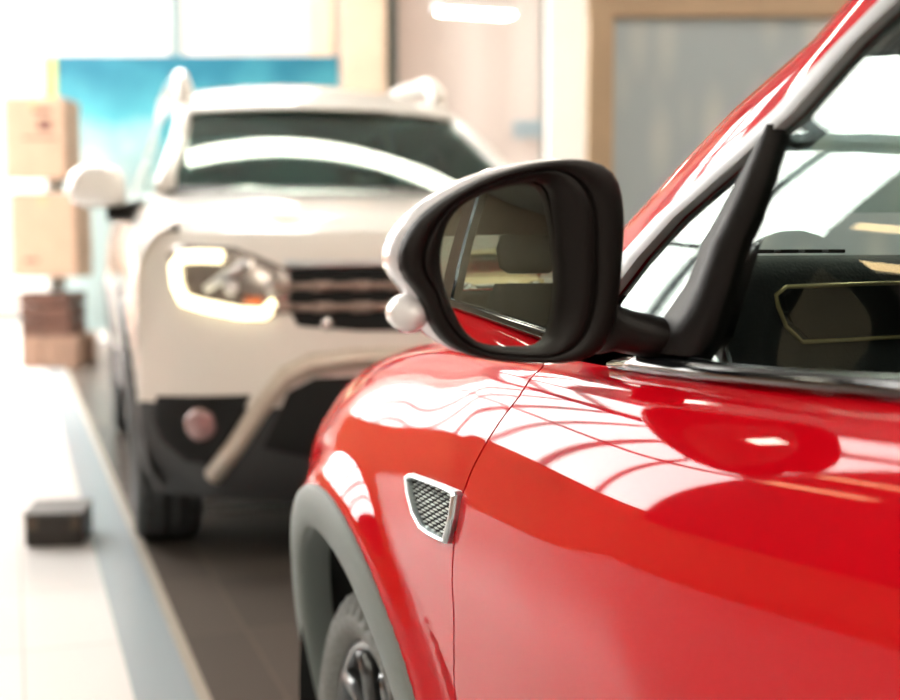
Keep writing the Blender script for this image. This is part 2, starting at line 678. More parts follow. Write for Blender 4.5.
# tail
P = []
for t in np.linspace(0, 8, 20):
    e = RS.pt(-3.12, t)
    P.append([(e[0] - .07 * (1 - v * v), v * e[1], e[2]) for v in np.linspace(1, -1, 17)])
grid('tailgate', P, RED, red, out=(-1, 0, 0), solid=.004)
for s in (1, -1):
    grid('tail_lamp', [[(-3.128 - .07 * (1 - v * v), s * v * .62, z) for z in np.linspace(.80, .87, 3)] for v in np.linspace(.35, .96, 8)], REDLENS, red, out=(-1, 0, 0), solid=.006)
boxes('rear_bumper', [((-3.17, 0, .42), (.06, .9, .2))], CLAD, red, bevel=.02)
boxes('underbody', [((-1.2, 0, .235), (3.4, 1.10, .06))], VOID, red)

# ---- greenhouse
def yg(x, z):
    u = (z - .985) / .34
    return .700 - .324 * (z - .985) + .016 * (1 - (2 * u - 1) ** 2) * (1 if 0 < u < 1 else 0)


def gh(px, py, off=0.):
    return hit(px, py, lambda x, z: yg(x, z) + off)


P1 = [(560, 305), (592, 262), (633, 217), (680, 165), (733, 110), (775, 73), (813, 40), (848, 0), (880, -28)]
P2 = [(590, 295), (618, 258), (655, 217), (712, 166), (771, 112), (806, 75), (838, 41), (877, 2), (908, -28)]
P3 = [(612, 295), (640, 258), (677, 217), (735, 166), (796, 112), (828, 75), (858, 41), (899, 2), (930, -28)]
roofline = lambda x: 1.395 - .03 * ((x + 1.55) / .5) ** 2 if x > -1.55 else 1.395 - .13 * ((x + 1.55) / 1.2) ** 2
A1 = [gh(*q, -.040) for q in P1]
A2 = [gh(*q) for q in P2]
A3 = [gh(*q) for q in P3]
# carry the three lines on along the roof to the tail
railx = [-1.35, -1.6, -1.9, -2.2, -2.5, -2.75, -2.95]
zr = [1.352, 1.368, 1.365, 1.335, 1.265, 1.165, 1.05]
def rail(dz, dy):
    return [np.array([x, yg(x, z + dz) + dy, z + dz]) for x, z in zip(railx, zr)]
A1 += rail(.030, -.03)
A2 += rail(.0, 0)
A3 += rail(-.014, 0)
for s in (1, -1):
    f = np.array([1, s, 1])
    R = []
    for a, b in zip(A1, A2):
        R.append([(b * (1 - u) + a * u + np.array([0, .0035, .0025]) * 4 * u * (1 - u)) * f for u in np.linspace(0, 1, 9)])
    grid('roof_pillar', R, RED, red, out=(.3, s, .5), solid=.022)
    R = []
    for b, c in zip(A2, A3):
        d = (c - b) / np.linalg.norm(c - b)
        b2 = b + d * .0045
        R.append([(b2 * (1 - u) + c * u + np.array([0, .003 + .0022 * 4 * u * (1 - u), 0])) * f for u in np.linspace(0, 1, 7)])
    grid('window_trim', R, TRIMG, red, out=(0, s, .3), solid=.012)
    R = []
    for a, b, c in zip(A1, A2, A3):
        R.append([q * f for q in (a + [0, -.05, -.012], b + [0, -.016, 0], c + [0, -.012, 0], c + (c - b) * .12 + [0, -.010, 0], c + (c - b) * .12 + [0, -.05, 0])])
    rings('window_seal', R, GLOSSB, red, smooth=True)

# black divider between quarter glass and door glass
DIVL = [(766, 124), (741, 172), (717, 217), (702, 243), (687, 283), (660, 322), (650, 352)]
DIVR = [(774, 124), (757, 178), (743, 217), (731, 243), (716, 293), (703, 338), (690, 356)]
DL = [gh(*q, .004) for q in DIVL]
DR = [gh(*q, .004) for q in DIVR]
for s in (1, -1):
    f = np.array([1, s, 1])
    R = [[q * f for q in (a + [0, -.03, 0], a, (a + b) / 2 + [0, .003, 0], b, b + [0, -.03, 0])] for a, b in zip(DL, DR)]
    rings('mirror_sail_divider', R, BLACK, red, smooth=True)


def patch(name, L, R, mat, s, n=14, off=0., solid=.0012):
    """glass between two edge polylines (bottom->top order), laid on the greenhouse surface"""
    def res(P, n):
        P = [np.array(p) for p in P]
        l = np.cumsum([0] + [np.linalg.norm(P[i + 1] - P[i]) for i in range(len(P) - 1)])
        return [np.array([np.interp(u, l, [p[k] for p in P]) for k in range(3)]) for u in np.linspace(0, l[-1], n)]
    L, R = res(L, n), res(R, n)
    rows = []
    for a, b in zip(L, R):
        row = []
        for u in np.linspace(0, 1, 18):
            p = a * (1 - u) + b * u
            row.append((p[0], s * (yg(p[0], p[2]) + off), p[2]))
        rows.append(row)
    return grid(name, rows, mat, red, out=(0, s, 0), solid=solid)


belt = lambda x: RS.pt(x, 8)[2] + .012
for s in (1, -1):
    # quarter glass: triangle between pillar trim and divider
    lo = gh(648, 330)
    patch('quarter_glass', [gh(600, 330), gh(660, 236), gh(770, 138)], [gh(668, 330), gh(704, 260), gh(772, 128)], GLS, s, off=-.006)
    # front door glass
    L = [gh(696, 358), gh(712, 310), gh(737, 232), gh(771, 132)]
    xr = DOOR_END + .05
    top = [p for p in A3 if p[0] < -.70]
    tr = max(p[2] for p in A3)
    Rr = [(xr, 0, belt(xr) - .02), (xr + .01, 0, 1.345)]
    L2 = L + [q for q in A3 if L[-1][0] > q[0] > xr]
    # region under the curved top edge: sweep columns
    cols = []
    Lz = pchip([p[2] for p in L], [p[0] for p in L])
    topf = pchip([p[0] for p in A3][::-1], [p[2] for p in A3][::-1])
    rows = []
    for v in np.linspace(0, 1, 22):
        row = []
        for u in np.linspace(0, 1, 30):
            xt = L[-1][0] * (1 - u) + xr * u
            xb = L[0][0] * (1 - u) + xr * u
            zt, zb = topf(xt) - .002, belt(xb) - .02
            z = zb * (1 - v) + zt * v
            x0 = Lz(z) if z < L[-1][2] else L[-1][0]
            x = (xb * (1 - v) + xt * v)
            if u == 0:
                x = x0
            row.append((x, s * (yg(x, z) - .006), z))
        rows.append(row)
    grid('door_glass', rows, GLS, red, out=(0, s, 0), solid=.0012)
    # rear door glass
    rows = []
    for v in np.linspace(0, 1, 10):
        row = []
        for u in np.linspace(0, 1, 24):
            x = (DOOR_END - .03) * (1 - u) + -2.75 * u
            zt, zb = topf(x) - .004, belt(x) - .02
            z = zb * (1 - v) + max(zt, zb + .005) * v
            row.append((x, s * (yg(x, z) - .006), z))
        rows.append(row)
    grid('rear_door_glass', rows, GLS, red, out=(0, s, 0), solid=.0012)
    # centre pillar
    R = []
    for z in np.linspace(.985, 1.36, 8):
        R.append([(x, s * (yg(x, z) + d), z) for x, d in ((DOOR_END + .055, -.03), (DOOR_END + .055, -.002), (DOOR_END - .04, -.002), (DOOR_END - .04, -.03))])
    rings('centre_pillar', R, GLOSSB, red, smooth=False)
    # belt moulding
    R = []
    for x in np.linspace(-2.7, -.70, 40):
        e = RS.pt(x, 8)
        w = 1.0 if x < -.76 else .45 + .55 * (-.70 - x) / .06
        e = e + [0, .001, 0]
        R.append([np.array(q) * [1, s, 1] for q in ((x, e[1] - .03, e[2] - .002), (x, e[1] + .003, e[2] - .001), (x, e[1] + .0065, e[2] + .004 * w), (x, e[1] + .006, e[2] + .010 * w), (x, e[1] + .001, e[2] + .0155 * w), (x, e[1] - .012, e[2] + .0165 * w), (x, e[1] - .03, e[2] + .012 * w))])
    rings('belt_moulding', R, GLOSSB, red, cap1=True, smooth=True)

# windscreen, roof, rear window between the pillar lines
n1 = len(P1)
P = []
for a in A1[2:n1 + 1]:
    P.append([(a[0] + .10 * (1 - v * v) * (1 if a[2] < 1.3 else .7), v * a[1], a[2] + .012 * (1 - v * v)) for v in np.linspace(1, -1, 21)])
grid('windscreen', P, GLS, red, out=(.5, 0, 1), solid=.0015)
P = []
for a in A1[n1:n1 + 5]:
    P.append([(a[0] + (.10 * (1 - v * v) * .7 if a is A1[n1] else 0), v * a[1], a[2] + .022 * (1 - v * v)) for v in np.linspace(1, -1, 21)])
grid('roof', P, RED, red, out=(0, 0, 1), solid=.006)
P = [[(a[0], v * (a[1] - .02), a[2] - .03 + .02 * (1 - v * v)) for v in np.linspace(1, -1, 21)] for a in A1[n1 - 1:n1 + 5]]
grid('headliner', P, CABIN, red, out=(0, 0, -1), solid=.006)
P = []
for a in A1[n1 + 4:]:
    P.append([(a[0] - .05 * (1 - v * v) * (0 if a is A1[n1 + 4] else 1), v * a[1], a[2] + .02 * (1 - v * v)) for v in np.linspace(1, -1, 21)])
grid('rear_window', P, GLS, red, out=(-.6, 0, 1), solid=.004)
P = []
for x in np.linspace(-3.12, -2.9, 5):
    e = RS.pt(x, 8)
    P.append([(x - .07 * (1 - v * v), v * (e[1]), e[2] + .03 * (1 - v * v)) for v in np.linspace(1, -1, 17)])
grid('boot_lid', P, RED, red, out=(0, 0, 1), solid=.004)
# scuttle below the windscreen
P = [[(x + .05 * (1 - v * v), v * .655, z + .02 * (1 - v * v)) for v in np.linspace(1, -1, 17)] for x, z in ((-.34, .955), (-.44, .975), (-.52, 1.0))]
grid('scuttle_panel', P, BLACK, red, out=(0, 0, 1), solid=.004)

# ---- cabin
def dash_row(y):
    b = 1 - (y / .64) ** 2
    fx = .04 * b
    return [(-.46 + fx, y, .93), (-.48 + fx, y, 1.0), (-.58 + fx, y, 1.055), (-.68 + fx * .5, y, 1.082), (-.745, y, 1.085), (-.765, y, 1.078), (-.775, y, 1.062), (-.785, y, 1.00), (-.80, y, .97), (-.84, y, .94), (-.85, y, .88), (-.78, y, .70), (-.70, y, .45)]
dash = grid('dashboard', [dash_row(y) for y in np.linspace(.625, -.625, 30)], CABIN, red, out=(-1, 0, 1), solid=.006)
# side air vent with a chrome outline, traced at its own depth on the dashboard face
def dash_pt(px, py, x0=-.790):
    d = rray(px, py)
    k = (x0 - RC[0]) / d[0]
    return RC + d * k
vent_o = [(776, 295), (786, 287), (860, 284), (930, 282), (985, 283), (996, 296), (990, 325), (978, 336), (900, 337), (803, 342), (786, 326), (778, 306)]
vp = [dash_pt(*q) for q in vent_o]
tubep = vp + [vp[0], vp[1]]
tube('air_vent_bezel', tubep, .0021, M('gold_trim', (.85, .68, .36), .25, .6, noise=.03), dash, n=8)
cen = sum(vp) / len(vp)
prism('air_vent', [p * .9 + cen * .1 + np.array([.004, 0, 0]) for p in vp], (.03, 0, 0), VOID, dash)
for q in (.3, .5, .7):
    a = [p for p in vp]
    z0, z1 = min(p[2] for p in vp), max(p[2] for p in vp)
    z = z0 + (z1 - z0) * q
    ys = [p[1] for p in vp]
    tube('vent_vane', [(-.783, max(ys) - .014, z), (-.783, min(ys) + .012, z)], .0022, CABIN, dash, n=6)
# demister vent on top of the dashboard
boxes('demister_vent', [((-.66 + .012, .56 - .03 * k, 1.088), (.014, .022, .004)) for k in range(6)], BLACK, dash, bevel=.001)
for s in (1, -1):
    boxes('door_card', [((-1.27, s * .655, .78), (1.15, .03, .42))], CARD, red, bevel=.01)
    boxes('door_card', [((-2.1, s * .655, .80), (.5, .03, .42))], CARD, red, bevel=.01)
boxes('cabin_floor', [((-1.6, 0, .31), (2.2, 1.2, .03))], CABIN, red)
for y in (.32, -.32):
    seat = bpy.data.objects.new('seat', None)
    link(seat, red)
    seat.location = (-1.42, y, 0)
    boxes('seat_cushion', [((.02, 0, .50), (.46, .44, .14))], SEATM, seat, bevel=.05, smooth=True)
    R = []
    for z, x, w, d in ((.52, -.22, .21, .06), (.70, -.28, .22, .065), (.95, -.35, .20, .055), (1.06, -.38, .13, .04)):
        R.append([(x + d * math.cos(a), w * math.sin(a), z) for a in np.linspace(0, 2 * math.pi, 20, endpoint=False)])
    rings('backrest', R, SEATM, seat, cap0=True, cap1=True)
    R = []
    for z, w, d in ((1.09, .08, .03), (1.11, .11, .045), (1.17, .12, .05), (1.21, .10, .04)):
        R.append([(-.39 + d * math.cos(a), w * math.sin(a), z) for a in np.linspace(0, 2 * math.pi, 16, endpoint=False)])
    rings('headrest', R, SEATM, seat, cap0=True, cap1=True)
boxes('rear_seat', [((-2.12, 0, .50), (.44, 1.1, .16)), ((-2.38, 0, .78), (.14, 1.1, .50))], SEATM, red, bevel=.04, smooth=True)
V, F = [], []
ra = np.linspace(0, 2 * math.pi, 33)
st = bpy.data.objects.new('steering_wheel', None)
link(st, red)
st.location = (-.98, .32, .93)
st.rotation_euler = (0, math.radians(-25), 0)
tube('wheel_rim', [(0, .165 * math.cos(a), .165 * math.sin(a)) for a in ra], .014, CABIN, st)
tube('steering_hub', [(.02, 0, 0), (-.01, 0, 0)], [.06, .045], BLACK, st, n=20)
tube('steering_spoke', [(0, -.16, 0), (.004, 0, -.01), (0, .16, 0)], .012, BLACK, st)
tube('steering_column', [(.03, 0, 0), (.20, 0, 0)], .03, BLACK, st)

# ---- fender vent badge
VB = [(409.5, 476), (413.5, 472.8), (430, 478.5), (446, 484.5), (461, 491), (462, 495), (458, 519), (451.5, 543.5), (446, 541.5), (434, 535), (425, 528), (417, 513), (411.5, 492)]
fv = [hit(*q, RS.y_at) for q in VB]
cen = sum(fv) / len(fv)
def shrink(P, k, dy):
    return [(p - cen) * k + cen + np.array([0, dy, 0]) for p in P]
vent = bpy.data.objects.new('fender_vent', None)
link(vent, red)
for s in (1, -1):
    f = np.array([1, s, 1])
    vroot = vent if s == 1 else bpy.data.objects.new('fender_vent', None)
    if s == -1:
        link(vroot, red)
    def von(k, dy):
        P = shrink(fv, k, 0)
        return [np.array([p[0], RS.y_at(p[0], p[2]) + dy, p[2]]) for p in P]
    R = [[p * f for p in von(k, dy)] for k, dy in ((1.0, -.004), (1.0, .005), (.985, .008), (.93, .0095), (.86, .0085), (.84, .006), (.84, .001))]
    rings('vent_frame', R, VFRAME, vroot, smooth=False)
    inner = von(.86, .001)
    R = [[p * f for p in von(k, .0015)] for k in (.86, .6, .35, .1)]
    rings('vent_mesh_base', R, VOID, vroot, cap1=True, smooth=True)
    # raised pyramid mesh inside the inner outline
    px_ = [p[0] for p in inner]
    pz_ = [p[2] for p in inner]
    import itertools
    def inside(x, z):
        c = False
        n = len(inner)
        for i in range(n):
            x1, z1, x2, z2 = inner[i][0], inner[i][2], inner[(i + 1) % n][0], inner[(i + 1) % n][2]
            if (z1 > z) != (z2 > z) and x < (x2 - x1) * (z - z1) / (z2 - z1) + x1:
                c = not c
        return c
    V, F = [], []
    nz, nx = 14, 8
    plane = np.linalg.lstsq(np.array([[p[0], p[2], 1] for p in inner]), np.array([p[1] for p in inner]), rcond=None)[0]
    dx, dz = (max(px_) - min(px_)) / nx, (max(pz_) - min(pz_)) / nz
    slope = (fv[2][2] - fv[4][2]) / (fv[2][0] - fv[4][0])
    for i in range(nx + 1):
        for j in range(-3, nz + 4):
            x = min(px_) + dx * (i + (.5 if j % 2 else 0))
            z = min(pz_) + dz * (j + .5) + slope * .5 * (x - cen[0])
            if not inside(x, z):
                continue
            y = RS.y_at(x, z) + .0018
            w, hh = dx * .37, dz * .33
            b = len(V)
            V += [np.array(q) * f for q in ((x - w, y, z), (x, y, z - hh), (x + w, y, z), (x, y, z + hh), (x - w * .5, y + .0025, z), (x, y + .0025, z - hh * .5), (x + w * .5, y + .0025, z), (x, y + .0025, z + hh * .5))]
            F += [(b + 4, b + 5, b + 6, b + 7)] + [(b + q, b + (q + 1) % 4, b + 4 + (q + 1) % 4, b + 4 + q) for q in range(4)]
    mesh('vent_mesh', V, F, VMESH, vroot, smooth=False)

# crease running back from the vent into the door: thin bright edge pressed in the panel
# ---- door mirror (left side traced, right side mirrored)
XM = -.80
def mpt(px, py, x0=XM):
    d = rray(px, py)
    return RC + d * ((x0 - RC[0]) / d[0])
OUT = [(424, 214), (437, 203), (452, 194), (472, 183), (500, 172.5), (530, 165), (558, 160.5), (585, 159.5), (600, 161), (611, 166), (618, 176), (621.5, 192), (623, 215), (622, 245), (620, 275), (616, 310), (610, 335), (603, 350), (592, 358.5), (572, 362), (540, 363), (510, 361.5), (480, 358), (458, 351), (440, 338), (428, 318), (424, 302), (418, 290), (405, 280), (399, 268), (399, 256), (404, 240), (413, 225)]
INN = [(446, 243), (452, 222), (463, 207), (478, 198), (500, 190), (525, 184), (548, 180.5), (555, 181), (557, 190), (559, 215), (562, 250), (565, 275), (564, 300), (560, 325), (555, 343), (548, 347), (520, 347.5), (495, 346), (480, 342), (470, 334), (460, 316), (450, 290), (444, 262)]
NM = 72
def by_angle(pts):
    c = mpt(506, 268)
    P = [mpt(*q) for q in pts]
    ang = [(math.atan2(p[2] - c[2], p[1] - c[1])) % (2 * math.pi) for p in P]
    rad = [math.hypot(p[2] - c[2], p[1] - c[1]) for p in P]
    o = np.argsort(ang)
    A = np.array(ang)[o]
    R = np.array(rad)[o]
    A = np.concatenate([A - 2 * math.pi, A, A + 2 * math.pi])
    R = np.concatenate([R, R, R])
    th = np.linspace(0, 2 * math.pi, NM, endpoint=False)
    rr = np.interp(th, A, R)
    for _ in range(2):
        rr = (np.roll(rr, 1) + 2 * rr + np.roll(rr, -1)) / 4
    return c, th, rr
c, th, ro = by_angle(OUT)
_, _, ri = by_angle(INN)
def mring(rv, dx, k=1.0, cy=0., cz=0.):
    return [np.array([XM + dx, c[1] + cy + k * r * math.cos(a), c[2] + cz + k * r * math.sin(a)]) for a, r in zip(th, rv)]
for s in (1, -1):
    f = np.array([1, s, 1])
    mir = bpy.data.objects.new('door_mirror', None)
    link(mir, red)
    R = [mring(ro, .030, .985), mring(ro, .004, 1.0), mring(ro, -.004, .985)]
    R += [mring(ro * (1 - q) + ri * q, d) for q, d in ((.10, -.0075), (.25, -.0085), (.44, -.0075), (.47, -.0040), (.49, .002), (.51, -.0035), (.54, -.0060), (.75, -.0015), (.93, .0045), (1.0, .0085), (1.0, .018))]
    rings('mirror_frame', [[p * f for p in r] for r in R], BLACK, mir, smooth=True)
    # housing cap behind the frame
    R = [mring(ro, .006, .985), mring(ro, .013, 1.0, .003, .001), mring(ro, .030, 1.0, .004, .002), mring(ro, .05, .97, .004, .002), mring(ro, .07, .90, .004, .004), mring(ro, .088, .72, .0, .004), mring(ro, .098, .50, -.004, .004), mring(ro, .104, .25, -.006, .004)]
    rings('mirror_cap', [[p * f for p in r] for r in R], MCAP, mir, cap1=True, smooth=True)
    # convex mirror glass, tilted a little
    gc = np.array([XM + .016, c[1] + .004, c[2]])
    RG = []
    for k in (1.02, .9, .75, .6, .45, .3, .15, .03):
        ring = []
        for a, r in zip(th, ri):
            y, z = c[1] + k * r * math.cos(a), c[2] + k * r * math.sin(a)
            d2 = (y - gc[1]) ** 2 + (z - gc[2]) ** 2
            ring.append(np.array([gc[0] + d2 / (2 * MIR_R) + math.tan(math.radians(MIR_YAW)) * (y - gc[1]) + math.tan(math.radians(MIR_TILT)) * (z - gc[2]), y, z]) * f)
        RG.append(ring)
    rings('mirror_glass', RG, MIRG, mir, cap1=True)
    # turn lamp at the outer lower corner of the housing
    q = mpt(407, 313, XM + .03)
    V, F = [], []
    R = []
    for i, t in enumerate(np.linspace(0, math.pi, 9)):
        r = math.sin(t)
        R.append([(q[0] + .030 * math.cos(t) * 1.0, s * (q[1] + (.017 * r + .0005) * math.cos(a)), q[2] + (.017 * r + .0005) * math.sin(a)) for a in np.linspace(0, 2 * math.pi, 16, endpoint=False)])
    rings('turn_lamp', R, LENS, mir, cap0=True, cap1=True)
    # arm from the window sail to the head
    a0, a1, a2 = mpt(596, 322, XM + .045), hit(628, 332, lambda x, z: yg(x, z) + .02), hit(668, 340, lambda x, z: yg(x, z) - .01)
    R = []
    for p, w, hgt in ((a0, .028, .030), (a0 * .5 + a1 * .5, .030, .022), (a1, .036, .021), (a2, .05, .020)):
        R.append([np.array([p[0] + w * math.cos(t), p[1], p[2] + hgt * math.sin(t)]) * f for t in np.linspace(0, 2 * math.pi, 18, endpoint=False)])
    rings('mirror_arm', R, BLACK, mir, cap0=True, cap1=True)
# door handle far back on each front door
for s in (1, -1):
    p = RS.pt(-1.50, 5.6, .018, s)
    q = RS.pt(-1.38, 5.6, .018, s)
    tube('door_handle', [RS.pt(-1.51, 5.6, -.002, s), p, (p + q) / 2 + [0, s * .004, 0], q, RS.pt(-1.37, 5.6, -.002, s)], .009, RED, red)

# ================================================================== SUV seen from the front (frame: x forward from front axle, y left, z up)
YAW = 0.27905
DP = np.array([-.28214, 5.00002, 0])
DF = np.array([math.sin(YAW), -math.cos(YAW), 0])
DL_ = np.array([math.cos(YAW), math.sin(YAW), 0])
KX, KZ = 1.05494, 1.1273


def to_suv(v, point=True):
    v = v - DP if point else v
    return np.array([np.dot(v, DF) / KX, np.dot(v, DL_) / KX, v[2] / KZ])


SC = to_suv(CAM)
_x0 = pchip([.20, .32, .50, .62, .80, .93, 1.00, 1.05], [.70, .78, .83, .82, .80, .76, .69, .58])


def xf(y, z):
    return _x0(z) - .34 * (min(abs(y), .9) / .86) ** 3.2


def sray(px, py, off=0.):
    d = to_suv(ray_dir(px, py), False)
    g = lambda k: (SC + d * k)[0] - (xf(*(SC + d * k)[1:]) + off)
    pk = 2.5
    for i in range(1, 400):
        k = 2.5 + i * .01
        if g(k) < 0:
            a, b = pk, k
            for _ in range(25):
                m = (a + b) / 2
                if g(m) < 0:
                    b = m
                else:
                    a = m
            return SC + d * b
        pk = k
    return SC + d * pk


def suv_plane(px, py, x0):
    d = to_suv(ray_dir(px, py), False)
    return SC + d * ((x0 - SC[0]) / d[0])


DXS = [.47, .2, -.2, -.5, -1.0, -2.0, -2.67, -3.2, -3.45]
DYS = [[.80, .84, .86, .87, .865, .82, .74], [.80, .85, .87, .885, .88, .83, .74], [.80, .85, .865, .88, .885, .84, .74], [.80, .85, .86, .875, .885, .84, .755],
       [.80, .85, .86, .875, .885, .85, .77], [.80, .85, .86, .875, .885, .85, .77], [.80, .85, .87, .885, .89, .85, .76], [.76, .82, .85, .86, .86, .82, .73], [.70, .76, .80, .82, .82, .78, .68]]
_L5 = [.985, 1.01, 1.05, 1.06, 1.06, 1.06, 1.08, 1.06, 1.03]
_L6 = [1.03, 1.07, 1.12, 1.145, 1.16, 1.18, 1.20, 1.18, 1.13]
DZS = [[.24, .34, .55, .75, .90, a, b] for a, b in zip(_L5, _L6)]
DS = Side(DXS, DYS, DZS)
DS.disp = lambda x, z: sum(.018 * (1 - sstep(.43, .50, math.hypot(x - q, z - .34))) for q in (0, -2.67))
HEAD = [(167, 252), (178, 244), (235, 247), (262, 258), (290, 270), (292, 292), (280, 312), (262, 322), (190, 308), (171, 292)]
DRLP = [(222, 257), (200, 256), (181, 257), (175, 266), (177, 286), (184, 300), (205, 306), (240, 313), (263, 314), (276, 303)]
GRI = [(287, 265), (360, 266), (410, 266), (410, 331), (360, 331), (298, 326), (287, 305)]
FOGH = [(157, 396), (250, 395), (240, 420), (214, 464), (186, 462), (160, 440), (151, 415)]
SKB = [(213, 476), (236, 446), (262, 405), (287, 376), (312, 364), (360, 358), (410, 357)]
LOWG = [(288, 392), (315, 378), (410, 374), (410, 450), (330, 462), (262, 448)]


def conform(name, outline, off, mat, parent, back=.04):
    """patch laid on the curved front face inside an outline"""
    P = [np.array(p) for p in outline]
    # densify
    Q = []
    for a, b in zip(P, P[1:] + P[:1]):
        n = max(1, int(np.linalg.norm(b - a) / .03))
        Q += [a + (b - a) * i / n for i in range(n)]
    c = sum(P) / len(P)
    R = []
    for k, o in ((1.0, off - back), (1.0, off - .004), (.985, off), (.8, off), (.6, off), (.4, off), (.2, off), (.04, off)):
        R.append([np.array([xf(q[1], q[2]) + o, q[1], q[2]]) for q in (c + (p - c) * k for p in Q)])
    return rings(name, R, mat, parent, cap1=True, smooth=True)


def build_suv(name, loc, rz, label, cat, paint, group=None, lights=True):
    root = empty(name, loc, rz, label, cat, group)
    root.scale = (KX, KX, KZ)
    ER = (0., .34)
    for s in (1, -1):
        DS.panel('front_fender', lambda t: -.495, lambda t: .47, paint, root, s, nx=50, nt=24, cuts=[(0, .34, .40)])
        DS.panel('front_door', lambda t: -1.55, lambda t: -.503, paint, root, s, nx=14, nt=20)
        DS.panel('rear_door', lambda t: -2.30, lambda t: -1.557, paint, root, s, nx=14, nt=20, cuts=[(-2.67, .34, .40)])
        DS.panel('quarter_panel', lambda t: -3.45, lambda t: -2.307, paint, root, s, nx=40, nt=20, cuts=[(-2.67, .34, .40)])
        P = [[DS.pt(x, t, .008, s) for t in np.linspace(0, 1.6, 8)] for x in np.linspace(-2.22, -.42, 16)]
        grid('sill_cladding', P, DARKP, root, out=(0, s, 0), solid=.01)
        for xc in (0, -2.67):
            rr = []
            for a in np.linspace(math.radians(-12), math.radians(192), 40):
                row = []
                for R, dy in ((.445, -.01), (.445, .006), (.43, .012), (.39, .010), (.375, .002), (.375, -.05)):
                    y = DS.y_at(xc + .43 * math.cos(a), max(.34 + .43 * math.sin(a), .25))
                    row.append((xc + R * math.cos(a), s * (y + dy), .34 + R * math.sin(a)))
                rr.append(row)
            grid('wheel_arch_trim', rr, DARKP, root)
            rr = [[(xc + .395 * math.cos(a), s * y, .34 + .395 * math.sin(a)) for y in (.84, .76, .5)] + [(xc, s * .48, .34)] for a in np.linspace(math.radians(-8), math.radians(188), 30)]
            grid('wheel_arch_liner', rr, VOID, root)
            w = make_wheel(root, (xc, s * .765, .325), .347, .215, .225, RUB, RIMS, s, 5, lugs=30)
            w.scale = (1, 1, KX / KZ)
        # headlamp, traced on the front face; the other one mirrored
        f = np.array([1, -s, 1])
        hp = [sray(*q, .004) * f for q in HEAD]
        hl = conform('headlamp', hp, .007, LAMPG, root)
        dp = [sray(*q, .016) * f for q in DRLP]
        tube('daytime_light', dp, [.019] * len(dp), DRL if lights else LENS, hl, n=10)
        b0, b1 = sray(205, 290, .012) * f, sray(248, 262, .012) * f
        tube('lamp_reflector', [b0, b0 * .5 + b1 * .5, b1], [.013, .018, .016], STEEL, hl, n=10)
        for q, r, m in (((232, 288), .024, LENS), ((272, 290), .020, STEEL)):
            p = sray(*q, .01) * f
            tube('projector_lens', [p - [.03, 0, 0], p, p + [.012, 0, 0]], [r, r, r * .6], m, hl, n=16)
        p0, p1 = sray(245, 300, .012) * f, sray(262, 301, .012) * f
        tube('indicator', [p0, p1], .014, AMBER, hl, n=8)
        # fog lamp in its black surround
        fp = [sray(*q, .006) * f for q in FOGH]
        fg = conform('fog_lamp_surround', fp, .010, VOID, root)
        p = sray(200, 424, .012) * f
        tube('fog_lamp', [p - [.04, 0, 0], p + [.03, 0, 0], p + [.036, 0, 0]], [.048, .045, .03], FOGP, fg, n=20)
        # door mirror
        m = bpy.data.objects.new('door_mirror', None)
        link(m, root)
        R = []
        for y, w, h2, z in ((.86, .05, .05, 1.15), (.885, .10, .070, 1.165), (.94, .115, .078, 1.172), (1.02, .11, .074, 1.172), (1.06, .08, .055, 1.165), (1.07, .04, .03, 1.16)):
            R.append([(-.60 + (w if math.cos(a) > 0 else w * .5) * math.cos(a), s * y, z + h2 * math.sin(a)) for a in np.linspace(0, 2 * math.pi, 20, endpoint=False)])
        rings('mirror_cap', R, paint, m, cap0=True, cap1=True)
        tube('mirror_arm', [(-.56, s * .78, 1.09), (-.59, s * .86, 1.075), (-.60, s * .93, 1.075)], [.035, .035, .03], BLACK, m, n=10)
        grid('mirror_glass', [[(-.657 - .004, s * y, z) for z in np.linspace(1.09, 1.22, 4)] for y in np.linspace(.90, 1.02, 5)], MIRG, m, solid=.004)
        # roof rail, raised on feet
        pth = [(-1.22, s * .575, 1.515), (-1.28, s * .58, 1.60), (-1.40, s * .58, 1.655), (-1.9, s * .575, 1.685), (-2.6, s * .575, 1.675), (-2.85, s * .575, 1.62), (-2.92, s * .57, 1.56)]
        tube('roof_rail', pth, [.035, .042, .036, .030, .030, .034, .03], paint if s else paint, root, n=10)
        # side glass and pillars
        rl = pchip([-3.42, -3.2, -2.8, -2.0, -1.5, -1.05, -.46], [1.18, 1.46, 1.56, 1.585, 1.565, 1.47, 1.17])
        ry = pchip([1.10, 1.17, 1.47, 1.60], [.765, .745, .625, .60])
        for nm, xa, xb in (('door_glass', -1.52, -.60), ('rear_door_glass', -2.38, -1.60), ('quarter_glass', -3.05, -2.50)):
            rows = []
            for u in np.linspace(0, 1, 14):
                x = xa * (1 - u) + xb * u
                z0, z1 = DS.pt(x, 6)[2] - .01, rl(x) - .035
                z1 = max(z1, z0 + .01)
                rows.append([(x, s * (ry(z) + .002), z) for z in np.linspace(z0, z1, 6)])
            grid(nm, rows, GLD, root, out=(0, s, 0), solid=.004)
        for nm, xa, xb, m_ in (('centre_pillar', -1.60, -1.52, GLOSSB), ('rear_pillar', -2.50, -2.38, paint), ('tail_pillar', -3.42, -3.05, paint)):
            rows = []
            for u in np.linspace(0, 1, 5):
                x = xa * (1 - u) + xb * u
                z0, z1 = DS.pt(x, 6)[2] - .012, rl(x) - .02
                rows.append([(x, s * (ry(z) + .003), z) for z in np.linspace(z0, max(z1, z0 + .01), 6)])
            grid(nm, rows, m_, root, out=(0, s, 0), solid=.03)
        # front pillar and cant rail
        R = []
